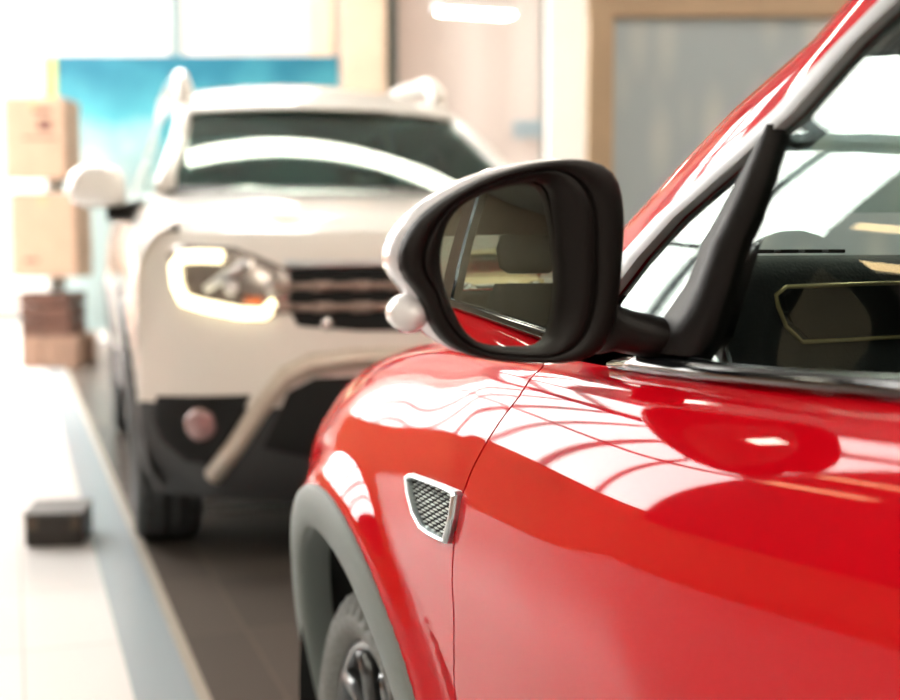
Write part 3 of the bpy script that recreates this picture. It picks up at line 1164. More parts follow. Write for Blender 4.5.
        for x in (-.40, -.55, -.75, -.95, -1.10, -1.3, -1.6, -2.0, -2.5, -2.9, -3.2, -3.40):
            z = rl(x)
            y = ry(z)
            q = np.array([x, s * y, z])
            R.append([q + np.array(d) * [1, s, 1] for d in ((-.01, -.03, -.05), (-.02, .012, -.045), (-.01, .014, -.01), (.02, -.005, .016), (.03, -.05, .014), (.02, -.06, -.02))])
        rings('roof_pillar', R, paint, root, smooth=True, cap0=True, cap1=True)
        pz = [[(-3.452 - .012, s * y, z) for z in np.linspace(.85, 1.08, 4)] for y in np.linspace(.52, .70, 4)]
        grid('tail_lamp', pz, REDLENS, root, out=(-1, 0, 0), solid=.02)
    # front face: painted upper, black lower
    def face(nm, z0, z1, m, off=0., ymax=.868, nz=16, sol=.006):
        P = []
        for v in np.linspace(-1, 1, 49):
            y = v * ymax
            P.append([(xf(y, z) + off, y * (1 - .05 * sstep(.40, .20, z)), z) for z in np.linspace(z0, z1, nz)])
        return grid(nm, P, m, root, out=(1, 0, 0), solid=sol)
    face('front_bumper', .505, 1.0, paint)
    face('lower_bumper', .22, .507, DARKP, off=.002)
    # grille: dark opening with bars
    gp = [sray(*q, .006) for q in GRI]
    gy = [p for p in gp]
    y_in = (gp[2][1] + gp[3][1]) / 2
    half = [np.array([p[0], min(p[1], 0), p[2]]) for p in gp]
    half[2][1] = half[3][1] = 0
    for q in (2, 3):
        half[q][0] = xf(0, half[q][2]) + .006
    other = [p * [1, -1, 1] for p in (half[1], half[0], half[6], half[5], half[4])]
    outl = [half[0], half[1], half[2]] + [other[0], other[1], other[2], other[3], other[4]] + [half[3], half[4], half[5], half[6]]
    gr = conform('grille', outl, .006, VOID, root)
    zt, zb_ = half[2][2], half[3][2]
    ya = max(abs(p[1]) for p in half)
    for q in (.30, .62):
        z = zt + (zb_ - zt) * q
        tube('grille_bar', [(xf(y, z) + .008, y, z) for y in np.linspace(-ya + .02, ya - .02, 21)], .010, GRILLE, gr, n=8, flat=.8)
        for k in range(-4, 5):
            y = k * .115
            tube('grille_stud', [(xf(y, z) + .008, y - .03, z), (xf(y, z) + .014, y, z), (xf(y, z) + .008, y + .03, z)], .015, GRILLE, gr, n=8)
    tube('grille_top_bar', [(xf(y, zt) + .008, y, zt + .006) for y in np.linspace(-ya, ya, 21)], .012, STEEL, gr, n=8)
    bm_ = [(xf(0, (zt + zb_) / 2) + .02, .085 * math.sin(a), (zt + zb_) / 2 + .05 * math.cos(a)) for a in np.linspace(0, 2 * math.pi, 24, endpoint=False)]
    prism('grille_badge', bm_, (-.015, 0, 0), CHROME, gr, bevel=.004)
    for sgn in (1, -1):  # chrome disc added to stand in for a reflection highlight on the bumper
        p = sray(327, 324, .006) * [1, sgn, 1]
        tube('highlight_disc', [p - [.02, 0, 0], p, p + [.008, 0, 0]], [.02, .02, .012], CHROME, root, n=16)
    # silver skid band
    sp = [sray(*q, .014) for q in SKB]
    sp[-1] = np.array([xf(0, sp[-1][2]) + .014, 0, sp[-1][2]])
    path = sp + [p * [1, -1, 1] for p in sp[:-1][::-1]]
    tube('skid_plate', path, .029, SKID, root, n=10)
    lp = [sray(*q, .005) for q in LOWG]
    lp[2][1] = lp[3][1] = 0
    lp[2][0] = xf(0, lp[2][2]) + .005
    lp[3][0] = xf(0, lp[3][2]) + .005
    ol = lp[:3] + [p * [1, -1, 1] for p in (lp[1], lp[0], lp[5], lp[4])] + [lp[3], lp[4], lp[5]]
    conform('lower_grille', ol, .007, VOID, root)
    # bonnet
    hz = pchip([.70, .60, .4, .1, -.2, -.44], [1.0, 1.035, 1.085, 1.125, 1.15, 1.165])
    P = []
    for v in np.linspace(-1, 1, 33):
        y = v * .738
        xa = xf(y, 1.0)
        row = []
        for u in np.linspace(0, 1, 16):
            x = xa * (1 - u) + (-.42 + .10 * (1 - v * v)) * u
            ze = DS.pt(min(x, .47), 6)[2]
            w = sstep(.70, 1.0, abs(v))
            ridge = .012 * math.exp(-((abs(v) - .55) / .10) ** 2) * sstep(0, .15, u)
            zz = (hz(x + .16 * abs(v) ** 2) + ridge) * (1 - w) + ze * w
            row.append((x, y, 1.0 * (1 - sstep(0, .12, u)) + zz * sstep(0, .12, u)))
        P.append(row)
    grid('bonnet', P, paint, root, out=(0, 0, 1), solid=.006)
    # windscreen and roof
    P, Pr = [], []
    for v in np.linspace(-1, 1, 25):
        c2 = 1 - v * v
        P.append([(x + .13 * c2 * k, v * (ry(z) - .012), z + .02 * c2 * (1 - k)) for x, z, k in ((-.43, 1.155, 1), (-.60, 1.245, .95), (-.80, 1.35, .85), (-1.04, 1.47, .75))])
        Pr.append([(x + .0975 * c2 * k, v * (ry(z) - .02), z + .02 + .055 * c2 * (1 - k * .55)) for x, z, k in ((-1.035, 1.46, 1), (-1.2, 1.53, .5), (-1.5, 1.575, 0), (-2.0, 1.59, 0), (-2.8, 1.56, 0), (-3.2, 1.46, -.3))])
    grid('windscreen', P, GLW, root, out=(1, 0, 1), solid=.004)
    grid('roof', Pr, paint, root, out=(0, 0, 1), solid=.008)
    rows = [[(x + .13 * (1 - v * v), v * .72, z) for x, z in ((-.36, 1.145), (-.44, 1.165))] for v in np.linspace(-1, 1, 21)]
    grid('scuttle_panel', rows, BLACK, root, out=(0, 0, 1), solid=.004)
    # tail
    P = [[(-3.45 - .03 * (1 - v * v), v * DS.pt(-3.45, t)[1], DS.pt(-3.45, t)[2]) for t in np.linspace(0, 6, 14)] for v in np.linspace(-1, 1, 17)]
    grid('tailgate', P, paint, root, out=(-1, 0, 0), solid=.006)
    P = [[(x - .04 * (1 - v * v), v * y, z) for x, y, z in ((-3.45, .68, 1.12), (-3.38, .63, 1.25), (-3.28, .60, 1.40), (-3.2, .58, 1.50))] for v in np.linspace(-1, 1, 15)]
    grid('rear_window', P, GLD, root, out=(-1, 0, .3), solid=.005)
    for s in (1, -1):
        P = [[DS.pt(x, t, .008, s) for t in np.linspace(0, 1.75, 10)] for x in np.linspace(.36, .478, 5)]
        grid('bumper_corner', P, DARKP, root, out=(0, s, 0), solid=.01)
    boxes('rear_bumper', [((-3.49, 0, .45), (.08, 1.4, .26))], DARKP, root, bevel=.03)
    boxes('underbody', [((-1.35, 0, .27), (3.9, 1.0, .06))], VOID, root)
    # cabin
    rows = []
    for y in np.linspace(-.70, .70, 15):
        b = 1 - (y / .7) ** 2
        rows.append([(x + .10 * b, y, z) for x, z in ((-.46, 1.10), (-.60, 1.13), (-.85, 1.13), (-.92, 1.10), (-.92, .9))])
    grid('dashboard', rows, CABIN, root, out=(0, 0, 1), solid=.006)
    for y in (.36, -.36):
        st_ = bpy.data.objects.new('seat', None)
        link(st_, root)
        boxes('seat_cushion', [((-1.55, y, .62), (.5, .5, .16))], SEATM, st_, bevel=.05)
        R = [[(x + d * math.cos(a), y + w_ * math.sin(a), z) for a in np.linspace(0, 2 * math.pi, 16, endpoint=False)] for z, x, w_, d in ((.64, -1.80, .23, .06), (.95, -1.88, .24, .07), (1.22, -1.95, .20, .05), (1.25, -1.96, .1, .03))]
        rings('backrest', R, SEATM, st_, cap0=True, cap1=True)
        R = [[(-1.97 + d * math.cos(a), y + w_ * math.sin(a), z) for a in np.linspace(0, 2 * math.pi, 14, endpoint=False)] for z, w_, d in ((1.28, .10, .03), (1.31, .13, .05), (1.40, .13, .05), (1.43, .10, .03))]
        rings('headrest', R, SEATM, st_, cap0=True, cap1=True)
    boxes('rear_seat', [((-2.5, 0, .66), (.5, 1.2, .18)), ((-2.8, 0, .98), (.16, 1.2, .56))], SEATM, root, bevel=.04)
    boxes('cabin_floor', [((-1.7, 0, .42), (2.6, 1.3, .04))], CABIN, root)
    return root


suv = build_suv('suv', tuple(DP), -math.pi / 2 + YAW, 'white off-road style car facing us with one lit C-shaped headlamp, behind the red car', 'car', WHITE)

# ================================================================== SETTING
FA = math.radians(18.4)          # direction of the floor joints
def floorpt(px, py):
    d = ray_dir(px, py)
    return CAM + d * (-CAM[2] / d[2])


def wp(px, py, Y):
    d = ray_dir(px, py)
    return CAM + d * (Y / d[1])


def floor_mat():
    m = bpy.data.materials.new('floor_tiles')
    m.use_nodes = True
    nt = m.node_tree
    N = nt.nodes.new
    L = nt.links.new
    b = nt.nodes['Principled BSDF']
    tc = N('ShaderNodeTexCoord')
    mp = N('ShaderNodeMapping')
    mp.inputs['Rotation'].default_value = (0, 0, -FA)
    L(tc.outputs['Object'], mp.inputs['Vector'])
    br = N('ShaderNodeTexBrick')
    br.offset = 0
    br.inputs['Scale'].default_value = 1
    br.inputs['Brick Width'].default_value = .6
    br.inputs['Row Height'].default_value = .6
    br.inputs['Mortar Size'].default_value = .004
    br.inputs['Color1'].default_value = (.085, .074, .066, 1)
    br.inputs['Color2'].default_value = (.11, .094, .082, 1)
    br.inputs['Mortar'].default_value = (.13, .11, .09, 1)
    L(mp.outputs[0], br.inputs['Vector'])
    br2 = N('ShaderNodeTexBrick')
    br2.offset = 0
    br2.inputs['Scale'].default_value = 1
    br2.inputs['Brick Width'].default_value = .6
    br2.inputs['Row Height'].default_value = .6
    br2.inputs['Mortar Size'].default_value = .003
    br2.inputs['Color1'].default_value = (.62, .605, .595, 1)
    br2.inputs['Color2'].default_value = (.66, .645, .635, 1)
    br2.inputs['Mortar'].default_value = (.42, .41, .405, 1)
    L(mp.outputs[0], br2.inputs['Vector'])
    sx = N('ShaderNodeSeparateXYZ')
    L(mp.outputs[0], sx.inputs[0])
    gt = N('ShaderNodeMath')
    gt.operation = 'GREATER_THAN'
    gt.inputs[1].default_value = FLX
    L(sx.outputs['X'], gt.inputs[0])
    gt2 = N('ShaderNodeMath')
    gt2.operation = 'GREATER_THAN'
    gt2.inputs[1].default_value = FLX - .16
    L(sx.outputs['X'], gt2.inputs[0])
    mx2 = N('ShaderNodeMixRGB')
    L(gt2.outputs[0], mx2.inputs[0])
    mx2.inputs[2].default_value = (.30, .345, .37, 1)  # grey-blue band: soft edge of the floor glare, put into the colour
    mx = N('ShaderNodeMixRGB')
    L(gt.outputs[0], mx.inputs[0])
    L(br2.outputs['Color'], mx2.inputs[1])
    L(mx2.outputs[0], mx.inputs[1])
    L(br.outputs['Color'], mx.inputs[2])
    no = N('ShaderNodeTexNoise')
    no.inputs['Scale'].default_value = 3
    no.inputs['Detail'].default_value = 6
    L(tc.outputs['Object'], no.inputs['Vector'])
    rr = N('ShaderNodeMapRange')
    rr.inputs['To Min'].default_value = .23
    rr.inputs['To Max'].default_value = .27
    b.inputs['Specular IOR Level'].default_value = .12
    L(no.outputs['Fac'], rr.inputs['Value'])
    L(rr.outputs[0], b.inputs['Roughness'])
    L(mx.outputs[0], b.inputs['Base Color'])
    return m


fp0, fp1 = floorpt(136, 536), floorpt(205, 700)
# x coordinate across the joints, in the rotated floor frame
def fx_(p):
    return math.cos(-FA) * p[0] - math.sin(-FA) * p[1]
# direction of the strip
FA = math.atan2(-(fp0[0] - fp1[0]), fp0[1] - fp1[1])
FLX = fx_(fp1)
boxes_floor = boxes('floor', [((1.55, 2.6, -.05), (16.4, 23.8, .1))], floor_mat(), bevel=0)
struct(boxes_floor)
u = (fp0 - fp1) / np.linalg.norm(fp0 - fp1)
c_ = fp1 - u * 9.0
L_ = 22.
st_ = boxes('trim_1', [((0, L_ / 2, .0015), (.030, L_, .003))], STRIPM, bevel=0)
st_.location = tuple(c_)
st_.rotation_euler.z = FA
struct(st_)
XL, XR, YB, YR, ZC = -6.4, 9.5, 14.2, -9.0, 5.4
SKS = ((-6.36, -4.2, 5.7, 13.6), (-4.2, -1.2, 10.6, 13.9))     # two skylight openings
cx0, cx1, cy0, cy1 = XL - .2, XR + .2, YR - .2, YB + .3
def slab_box(x0_, x1_, y0_, y1_):
    return (((x0_ + x1_) / 2, (y0_ + y1_) / 2, ZC + .06), (x1_ - x0_, y1_ - y0_, .12))
L = [slab_box(cx0, SKS[0][0], cy0, cy1), slab_box(SKS[1][1], cx1, cy0, cy1)]
for a in SKS:
    L += [slab_box(a[0], a[1], cy0, a[2]), slab_box(a[0], a[1], a[3], cy1)]
struct(boxes('ceiling', L, CEILM, bevel=0))
DWOOD = M('wall_dark_wood', (.045, .026, .020), .5, noise=.2, nscale=4)
ZS = 1.35                         # sill of the high glazing
LW0 = 6.2
struct(boxes('wall_left', [((XL - .1, (YR + LW0) / 2, ZC / 2), (.2, LW0 - YR, ZC)), ((XL - .1, (LW0 + YB) / 2, ZC - .02), (.2, YB - LW0, .04))], DWOOD, bevel=0))
struct(boxes('trim_5', [((XL - .1, (LW0 + YB) / 2, ZS / 2), (.2, YB - LW0, ZS)), ((XL + .02, 4.1, .55), (.04, 4.2, 1.1))], M('warm_parapet', (.55, .22, .09), .6, noise=.15, nscale=4), bevel=0))
wn = 0
def window(axis, c, w, z0, z1, nv, nh, depth=.08, rail=.05, mat=MULL, pane=PANE):
    """glazed opening; axis 'x': lies in an x = const wall"""
    global wn
    wn += 1
    L = []
    def add(a, z, da, dz):
        L.append(((c[0], c[1] + a, z), (depth, da, dz)) if axis == 'x' else ((c[0] + a, c[1], z), (da, depth, dz)))
    for a in np.linspace(-w / 2 + rail / 2, w / 2 - rail / 2, nv + 1):
        add(a, (z0 + z1) / 2, rail, z1 - z0)
    for z in np.linspace(z0 + rail / 2, z1 - rail / 2, nh + 1):
        add(0, z, w, rail)
    o = struct(boxes('window_%d' % wn, L, mat, bevel=0))
    v, f = box_data((c[0], c[1], (z0 + z1) / 2), (.008, w - .02, z1 - z0 - .02) if axis == 'x' else (w - .02, .008, z1 - z0 - .02))
    mesh('window_pane', v, f, pane, o, smooth=False)
    return o
for k in range(4):
    w = (YB - LW0) / 4
    window('x', (XL - .1, LW0 + w * (k + .5)), w, ZS, ZC - .04, 2, 2, rail=.06)
# skylights
for SK, na, nb in ((SKS[0], 2, 6), (SKS[1], 3, 3)):
    wn += 1
    sw, sl = SK[1] - SK[0], SK[3] - SK[2]
    L = [((SK[0] + sw * q, (SK[2] + SK[3]) / 2, ZC + .06), (.07, sl, .14)) for q in np.linspace(0, 1, na)] + [(((SK[0] + SK[1]) / 2, SK[2] + sl * q, ZC + .06), (sw, .07, .14)) for q in np.linspace(0, 1, nb)]
    sk = struct(boxes('window_%d' % wn, L, MULL, bevel=0))
    v, f = box_data(((SK[0] + SK[1]) / 2, (SK[2] + SK[3]) / 2, ZC + .10), (sw, sl, .01))
    mesh('window_pane', v, f, PANE, sk, smooth=False)
# back wall with large frosted panes
FROST = bpy.data.materials.new('frosted_pane')
FROST.use_nodes = True
nt = FROST.node_tree
for n in list(nt.nodes):
    nt.nodes.remove(n)
out = nt.nodes.new('ShaderNodeOutputMaterial')
mxs = nt.nodes.new('ShaderNodeMixShader')
mxs.inputs[0].default_value = .62
dfs = nt.nodes.new('ShaderNodeBsdfDiffuse')
dfs.inputs['Color'].default_value = (.85, .80, .76, 1)
trl = nt.nodes.new('ShaderNodeBsdfTranslucent')
wv = nt.nodes.new('ShaderNodeTexNoise')
wv.inputs['Scale'].default_value = 1.0
tcf = nt.nodes.new('ShaderNodeTexCoord')
mpf = nt.nodes.new('ShaderNodeMapping')
mpf.inputs['Scale'].default_value = (2.2, 1, .15)
nt.links.new(tcf.outputs['Object'], mpf.inputs[0])
nt.links.new(mpf.outputs[0], wv.inputs['Vector'])
rpf = nt.nodes.new('ShaderNodeValToRGB')
rpf.color_ramp.elements[0].position = .35
rpf.color_ramp.elements[0].color = (.285, .245, .222, 1)
rpf.color_ramp.elements[1].position = .65
rpf.color_ramp.elements[1].color = (.34, .308, .288, 1)
nt.links.new(wv.outputs['Fac'], rpf.inputs['Fac'])
nt.links.new(rpf.outputs[0], trl.inputs['Color'])
nt.links.new(dfs.outputs[0], mxs.inputs[1])
nt.links.new(trl.outputs[0], mxs.inputs[2])
nt.links.new(mxs.outputs[0], out.inputs['Surface'])
bx = [wp(p, 100, YB)[0] for p in (-60, 175, 391, 548)]
struct(boxes('wall_back', [(((XL + bx[0]) / 2, YB + .1, ZC / 2), (bx[0] - XL, .2, ZC)), (((bx[3] + XR) / 2, YB + .1, ZC / 2), (XR - bx[3], .2, ZC)), (((bx[0] + bx[3]) / 2, YB + .1, ZC - .1), (bx[3] - bx[0], .2, .2)), (((bx[0] + bx[3]) / 2, YB + .1, .10), (bx[3] - bx[0], .2, .2))], WALLM, bevel=0))
for a, b in zip(bx[:-1], bx[1:]):
    window('y', ((a + b) / 2, YB + .1), b - a, .2, ZC - .2, 1, 1, rail=.065, pane=FROST)
struct(boxes('wall_right', [((XR + .1, (YB + YR) / 2, ZC / 2), (.2, YB - YR + .4, ZC))], WALLM, bevel=0))
struct(boxes('wall_rear', [(((XL + 4.6) / 2, YR - .1, ZC / 2), (4.6 - XL, .2, ZC)), (((4.6 + XR) / 2, YR - .1, ZC - .5), (XR - 4.6, .2, 1.)), (((4.6 + XR) / 2, YR - .1, .2), (XR - 4.6, .2, .4))], M('wall_rear_tan', (.22, .165, .12), .6, noise=.1, nscale=3), bevel=0))
window('y', ((4.6 + XR) / 2, YR - .1), XR - 4.6, .4, ZC - 1., 4, 1, pane=FROST)
# warm pilaster between the far windows and a white column
a, b = wp(343, 50, 13.8)[0], wp(386, 50, 13.8)[0]
struct(boxes('trim_2', [((((a + b) / 2), 13.9, ZC / 2), (b - a, .30, ZC))], WARMW, bevel=.01))
a, b = wp(309, 50, 14.)[0], wp(334, 50, 14.)[0]
struct(boxes('trim_3', [((((a + b) / 2), 14.0, ZC / 2), (b - a, .20, ZC))], WARMW, bevel=.01))
a, b = wp(547, 50, 12.5)[0], wp(583, 50, 12.5)[0]
struct(boxes('trim_4', [((((a + b) / 2), 12.5, ZC / 2), (b - a, .35, ZC))], WALLM, bevel=.01))

# ---- framed grey partition
PY = 7.6
pl, pr = wp(587, 120, PY)[0], wp(612, 120, PY)[0]
ptop = wp(640, 17, PY)[2]
pm = bpy.data.materials.new('grey_panel_painted_reflections')
pm.use_nodes = True
nt = pm.node_tree
b = nt.nodes['Principled BSDF']
b.inputs['Roughness'].default_value = .35
tc = nt.nodes.new('ShaderNodeTexCoord')
mp = nt.nodes.new('ShaderNodeMapping')
mp.inputs['Scale'].default_value = (3.6, 1, 1.15)
nt.links.new(tc.outputs['Object'], mp.inputs['Vector'])
vo = nt.nodes.new('ShaderNodeTexVoronoi')  # pale blobs: reflections in the grey glass, put into the colour
vo.inputs['Scale'].default_value = 1.25
nt.links.new(mp.outputs[0], vo.inputs['Vector'])
rp = nt.nodes.new('ShaderNodeValToRGB')
e = rp.color_ramp.elements
e[0].position = .10
e[0].color = (.74, .78, .76, 1)
e[1].position = .46
e[1].color = (.49, .58, .62, 1)
e2 = rp.color_ramp.elements.new(.30)
e2.color = (.58, .65, .66, 1)
nt.links.new(vo.outputs['Distance'], rp.inputs['Fac'])
nt.links.new(rp.outputs['Color'], b.inputs['Base Color'])
part = empty('partition_screen', ((pl + 5.2) / 2, PY, 0), 0, 'tall grey partition with painted reflection blobs in a tan wooden frame behind the mirror', 'partition')
x0 = (pl + 5.2) / 2
boxes('partition_frame', [((pl + (pr - pl) / 2 - x0, 0, ptop / 2), (pr - pl, .12, ptop)), ((5.2 - .1 - x0, 0, ptop / 2), (.16, .12, ptop)), ((0, 0, (ptop + 3.0) / 2), (5.2 - pl, .12, 3.0 - ptop)), ((0, 0, .06), (5.2 - pl - .4, .12, .12))], TANF, part)
boxes('partition_panel', [((0, .01, (ptop + .1) / 2), (5.2 - pl - .2, .05, ptop - .12))], pm, part)

# ---- blue banner
BY = 12.2
p0, p1 = wp(44, 56, BY), wp(340, 166, BY)
bmw = p1[0] - p0[0]
bt, bb = p0[2], .25
ban = empty('banner', ((p0[0] + p1[0]) / 2, BY, 0), 0, 'large cyan printed banner standing behind the white car', 'banner')
mb = bpy.data.materials.new('banner_print')
mb.use_nodes = True
nt = mb.node_tree
b = nt.nodes['Principled BSDF']
b.inputs['Roughness'].default_value = .5
tc = nt.nodes.new('ShaderNodeTexCoord')
sx = nt.nodes.new('ShaderNodeSeparateXYZ')
nt.links.new(tc.outputs['Object'], sx.inputs[0])
no = nt.nodes.new('ShaderNodeTexNoise')
no.inputs['Scale'].default_value = 1.3
no.inputs['Detail'].default_value = 3
nt.links.new(tc.outputs['Object'], no.inputs['Vector'])
mr = nt.nodes.new('ShaderNodeMapRange')
mr.inputs['From Min'].default_value = bt - 1.25
mr.inputs['From Max'].default_value = bt
mr.inputs['To Min'].default_value = -.25
mr.inputs['To Max'].default_value = .52
nt.links.new(sx.outputs['Z'], mr.inputs['Value'])
ad = nt.nodes.new('ShaderNodeMath')
ad.operation = 'ADD'
nt.links.new(mr.outputs[0], ad.inputs[0])
nt.links.new(no.outputs['Fac'], ad.inputs[1])
rp = nt.nodes.new('ShaderNodeValToRGB')
e = rp.color_ramp.elements
e[0].position = .36
e[0].color = (.42, .55, .55, 1)
e[1].position = 1.0
e[1].color = (.0, .13, .20, 1)
k = e.new(.62)
k.color = (.06, .33, .39, 1)
nt.links.new(ad.outputs[0], rp.inputs['Fac'])
nt.links.new(rp.outputs['Color'], b.inputs['Base Color'])
boxes('banner_sheet', [((0, 0, (bt + bb) / 2), (bmw, .03, bt - bb))], mb, ban, bevel=.002)
boxes('banner_edge', [((-bmw / 2 + .06, -.02, bt - .20), (.12, .012, .36))], M('banner_yellow', (.42, .44, .12), .5, noise=.1), ban, bevel=.002)
boxes('banner_frame', [((0, .025, bt - .015), (bmw, .03, .03)), ((-bmw / 2 + .02, .035, bt / 2), (.04, .04, bt)), ((bmw / 2 - .02, .035, bt / 2), (.04, .04, bt)), ((-bmw / 2 + .02, .035, .02), (.06, .6, .04)), ((bmw / 2 - .02, .035, .02), (.06, .6, .04))], STEEL, ban)

# ---- tower of cartons on the left
XY = floorpt(40, 368)[1]
def bx_from_px(l, t, r, b_, Y=XY):
    p, q = wp(l, t, Y), wp(r, b_, Y)
    return p, q
base_z = 0.
zs_px = [368, 336, 292, 277, 193, 179, 97]
zz = [wp(40, y, XY)[2] for y in zs_px]
zz = [z - zz[0] for z in zz]
def stack(name, label, cat, i, l, r, mat, d=.5, group=None, bev=.008):
    x0_, x1_ = wp(l, 200, XY)[0], wp(r, 200, XY)[0]
    o = bpy.data.objects.new(name, None)
    o.location = ((x0_ + x1_) / 2, XY + d / 2, zz[i])
    link(o)
    tag(o, label, cat, group)
    return o, x1_ - x0_, zz[i + 1] - zz[i] - .001, d
o, w, h_, d = stack('pallet', 'pale wooden pallet under the tower of cartons at left', 'pallet', 0, 17, 75, PALEW, .6)
boxes('pallet_deck', [((0, 0, h_ - .02), (w, d, .04)), ((0, -d / 2 + .03, .02), (w, .06, .04)), ((0, d / 2 - .03, .02), (w, .06, .04)), ((0, 0, .02), (w, .06, .04))], PALEW, o)
for sx_ in (-1, 0, 1):
    for sy_ in (-1, 0, 1):
        boxes('pallet_block', [((sx_ * (w / 2 - .08), sy_ * (d / 2 - .05), h_ / 2), (.16, .10, h_ - .08))], PALEW, o)
o, w, h_, d = stack('crate', 'dark brown crate low in the tower, below both cartons', 'crate', 1, 17, 67, CARTOND)
boxes('crate_body', [((0, 0, .01), (w, d, .02))] + [((0, sg * (d / 2 - .01), h_ * q), (w, .02, h_ * .26)) for sg in (-1, 1) for q in (.2, .52, .84)] + [((sg * (w / 2 - .01), 0, h_ * q), (.02, d, h_ * .26)) for sg in (-1, 1) for q in (.2, .52, .84)], CARTOND, o)
boxes('corner_post', [((sx_ * (w / 2 - .04), sy_ * (d / 2 - .04), h_ / 2), (.04, .04, h_ - .01)) for sx_ in (-1, 1) for sy_ in (-1, 1)], CARTOND, o)
def slab(i, label):
    o, w, h_, d = stack('foam_board', label, 'board', i, 11, 48, FOAM, .5)
    boxes('foam_slab', [((0, 0, h_ / 2), (w, d, h_))], FOAM, o, bevel=.015)
slab(2, 'white foam board on top of the dark crate')
def carton(i, l, r, label, mark):
    o, w, h_, d = stack('carton', label, 'box', i, l, r, CARTON, .5)
    boxes('carton_body', [((0, 0, h_ / 2), (w, d, h_))], CARTON, o, bevel=.01)
    boxes('packing_tape', [((0, 0, h_), (.06, d + .002, .002)), ((0, -d / 2, h_ - .05), (.06, .002, .10))], M('packing_tape', (.45, .30, .17), .3, noise=.05), o, bevel=0)
    if mark:
        boxes('printed_mark', [((w * .18, -d / 2 - .0005, h_ * .66), (.12, .002, .10)), ((w * .14, -d / 2 - .0005, h_ * .83), (.16, .002, .04)), ((w * .10, -d / 2 - .0005, h_ * .50), (.30, .002, .02))], TAPE, o, bevel=0)
    else:
        boxes('printed_mark', [((-w * .2, -d / 2 - .0005, h_ * .2), (.12, .002, .03))], TAPE, o, bevel=0)
carton(3, 10, 75, 'brown cardboard carton in the middle of the tower', False)
slab(4, 'white foam board between the two brown cartons')
carton(5, 6, 66, 'brown cardboard carton on top of the tower, dark mark on its front', True)

# ---- brown floor box
q0, q1 = floorpt(18, 549), floorpt(80, 545)
w = q1[0] - q0[0]
fb = empty('floor_box', ((q0[0] + q1[0]) / 2, q0[1] + .16, 0), math.radians(8), 'low dark brown box on the white floor at left', 'box')
boxes('box_body', [((0, 0, .055), (w, .26, .11))], FLBOX, fb, bevel=.008)
boxes('box_lid', [((0, 0, .117), (w + .01, .27, .012))], FLBOX, fb, bevel=.004)
for sg in (-1, 1):
    boxes('box_latch', [((sg * w * .36, -.133, .085), (.03, .008, .05))], M('dull_latch', (.09, .065, .045), .5, .3, noise=.1), fb, bevel=.002)

# ---- small display on the far wall
p0, p1 = wp(513, 120, YB - .05), wp(543, 138, YB - .05)
dsp = empty('wall_sign', ((p0[0] + p1[0]) / 2, YB - .03, (p0[2] + p1[2]) / 2), 0, 'small blue-grey sign on the far white wall', 'sign')
boxes('sign_face', [((0, 0, 0), (p1[0] - p0[0], .05, p0[2] - p1[2]))], M('sign_blue', (.34, .42, .46), .5, noise=.1), dsp)

# ---- lamps
def ceiling_lamp(loc, size, label, name='ceiling_fill_light', mat=LAMPM, rz=0., group=None, drop=.0):
    o = empty(name, loc, rz, label, 'lamp', group)
    boxes('lamp_housing', [((0, 0, -.03), (size[0] + .06, size[1] + .06, .06))], HOUSE, o)
    boxes('diffuser', [((0, 0, -.070), (size[0], size[1], .018))], mat, o, bevel=.004)
    if drop:
        for sg in (-1, 1):
            a = (0, sg * size[1] * .4) if size[1] > size[0] else (sg * size[0] * .4, 0)
            tube('suspension_wire', [(a[0], a[1], 0), (a[0], a[1], drop)], .004, STEEL, o, n=6)
    return o
first = None
for i, y in enumerate((-6.5, -3.5, -.5, 4.5, 8.0, 11.5)):  # unseen panel rows added to light the cars and the room
    for j, x in enumerate((-3.8, -.4, 2.6, 5.8)):
        if x < 1 and 4 < y:
            continue
        if first is None:
            first = ceiling_lamp((x, y, ZC), (.5, 1.5), 'added white ceiling panel lamp, out of view, in rows over the showroom floor', group='added ceiling panel lamps')
        else:
            c = copy_tree(first)
            c.location = (x, y, ZC)
# pendant seen at the top of the picture
p = wp(462, 4, 9.6)
ceiling_lamp((p[0] + .1, 9.6, p[2]), (.55, .14), 'bright white pendant lamp hanging near the back of the showroom', 'pendant_lamp', LAMPM, rz=math.radians(20), drop=ZC - p[2])
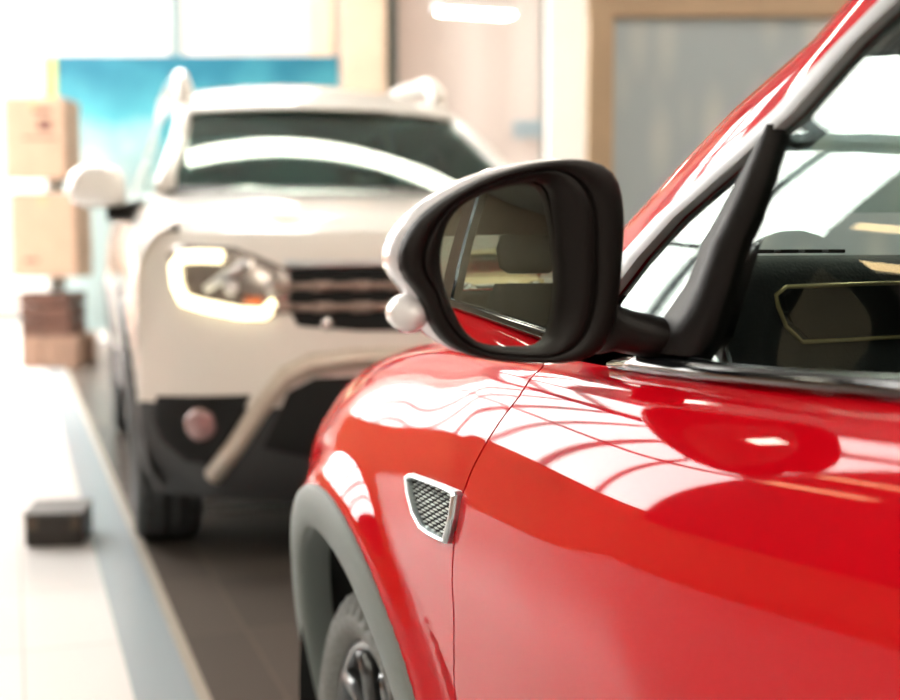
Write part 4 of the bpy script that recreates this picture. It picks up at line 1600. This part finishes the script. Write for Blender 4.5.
# long lamp mirrored in the windscreen
BARL = (-.2, 8.12, 4.6)
ceiling_lamp(BARL, (3.5, .20), 'long white strip lamp hanging over the white car', 'strip_lamp', LAMPM, rz=.22, drop=ZC - BARL[2])
# warm strip lamps on the dark part of the left wall
for k, (y, z, l, lab) in enumerate(((5.6, 3.9, .75, 'upper warm strip lamp on the dark left wall'), (5.6, 3.3, .75, 'lower warm strip lamp on the dark left wall'))):
    o = empty('wall_lamp', (XL + .05, y, z), 0, lab, 'lamp')
    boxes('lamp_housing', [((-.02, 0, 0), (.05, l + .06, .16))], HOUSE, o)
    boxes('diffuser', [((.02, 0, 0), (.04, l, .11))], LAMPW, o)

# ---- gold car, seen in the door mirror
gold = build_suv('suv', (6.2, -5.6, 0), math.radians(130), 'beige off-road style car reflected in the door mirror', 'car', TANP, lights=False)

# ---- outside
struct(boxes('ground', [((0, 0, -.2), (160, 160, .1))], M('paving', (.55, .53, .50), .8, noise=.08, nscale=2), bevel=0))
w = bpy.data.worlds.new('World')
S.world = w
w.use_nodes = True
bg = w.node_tree.nodes['Background']
bg.inputs['Color'].default_value = (1, .955, .91, 1)
bg.inputs['Strength'].default_value = 18

# ================================================================== CAMERA
cd = bpy.data.cameras.new('camera')
cam = bpy.data.objects.new('camera', cd)
COL.objects.link(cam)
cam.location = tuple(CAM)
cam.rotation_euler = (math.pi / 2 - PITCH, 0, 0)
cd.sensor_width = 36
cd.lens = FPX * 36 / 900
cd.clip_start = .02
cd.dof.use_dof = True
cd.dof.focus_distance = 1.36
APER = .0155
cd.dof.aperture_fstop = cd.lens / 1000 / APER
cd.dof.aperture_blades = 0
S.camera = cam
S.view_settings.view_transform = 'Standard'
S.view_settings.look = 'None'
S.view_settings.exposure = -0.04
S.view_settings.gamma = 1
S.view_settings.use_curve_mapping = False
S.cycles.use_denoising = True
S.cycles.max_bounces = 10
S.cycles.transparent_max_bounces = 24
S.cycles.glossy_bounces = 6
S.cycles.sample_clamp_indirect = 8
S.cycles.caustics_reflective = False
S.cycles.caustics_refractive = False
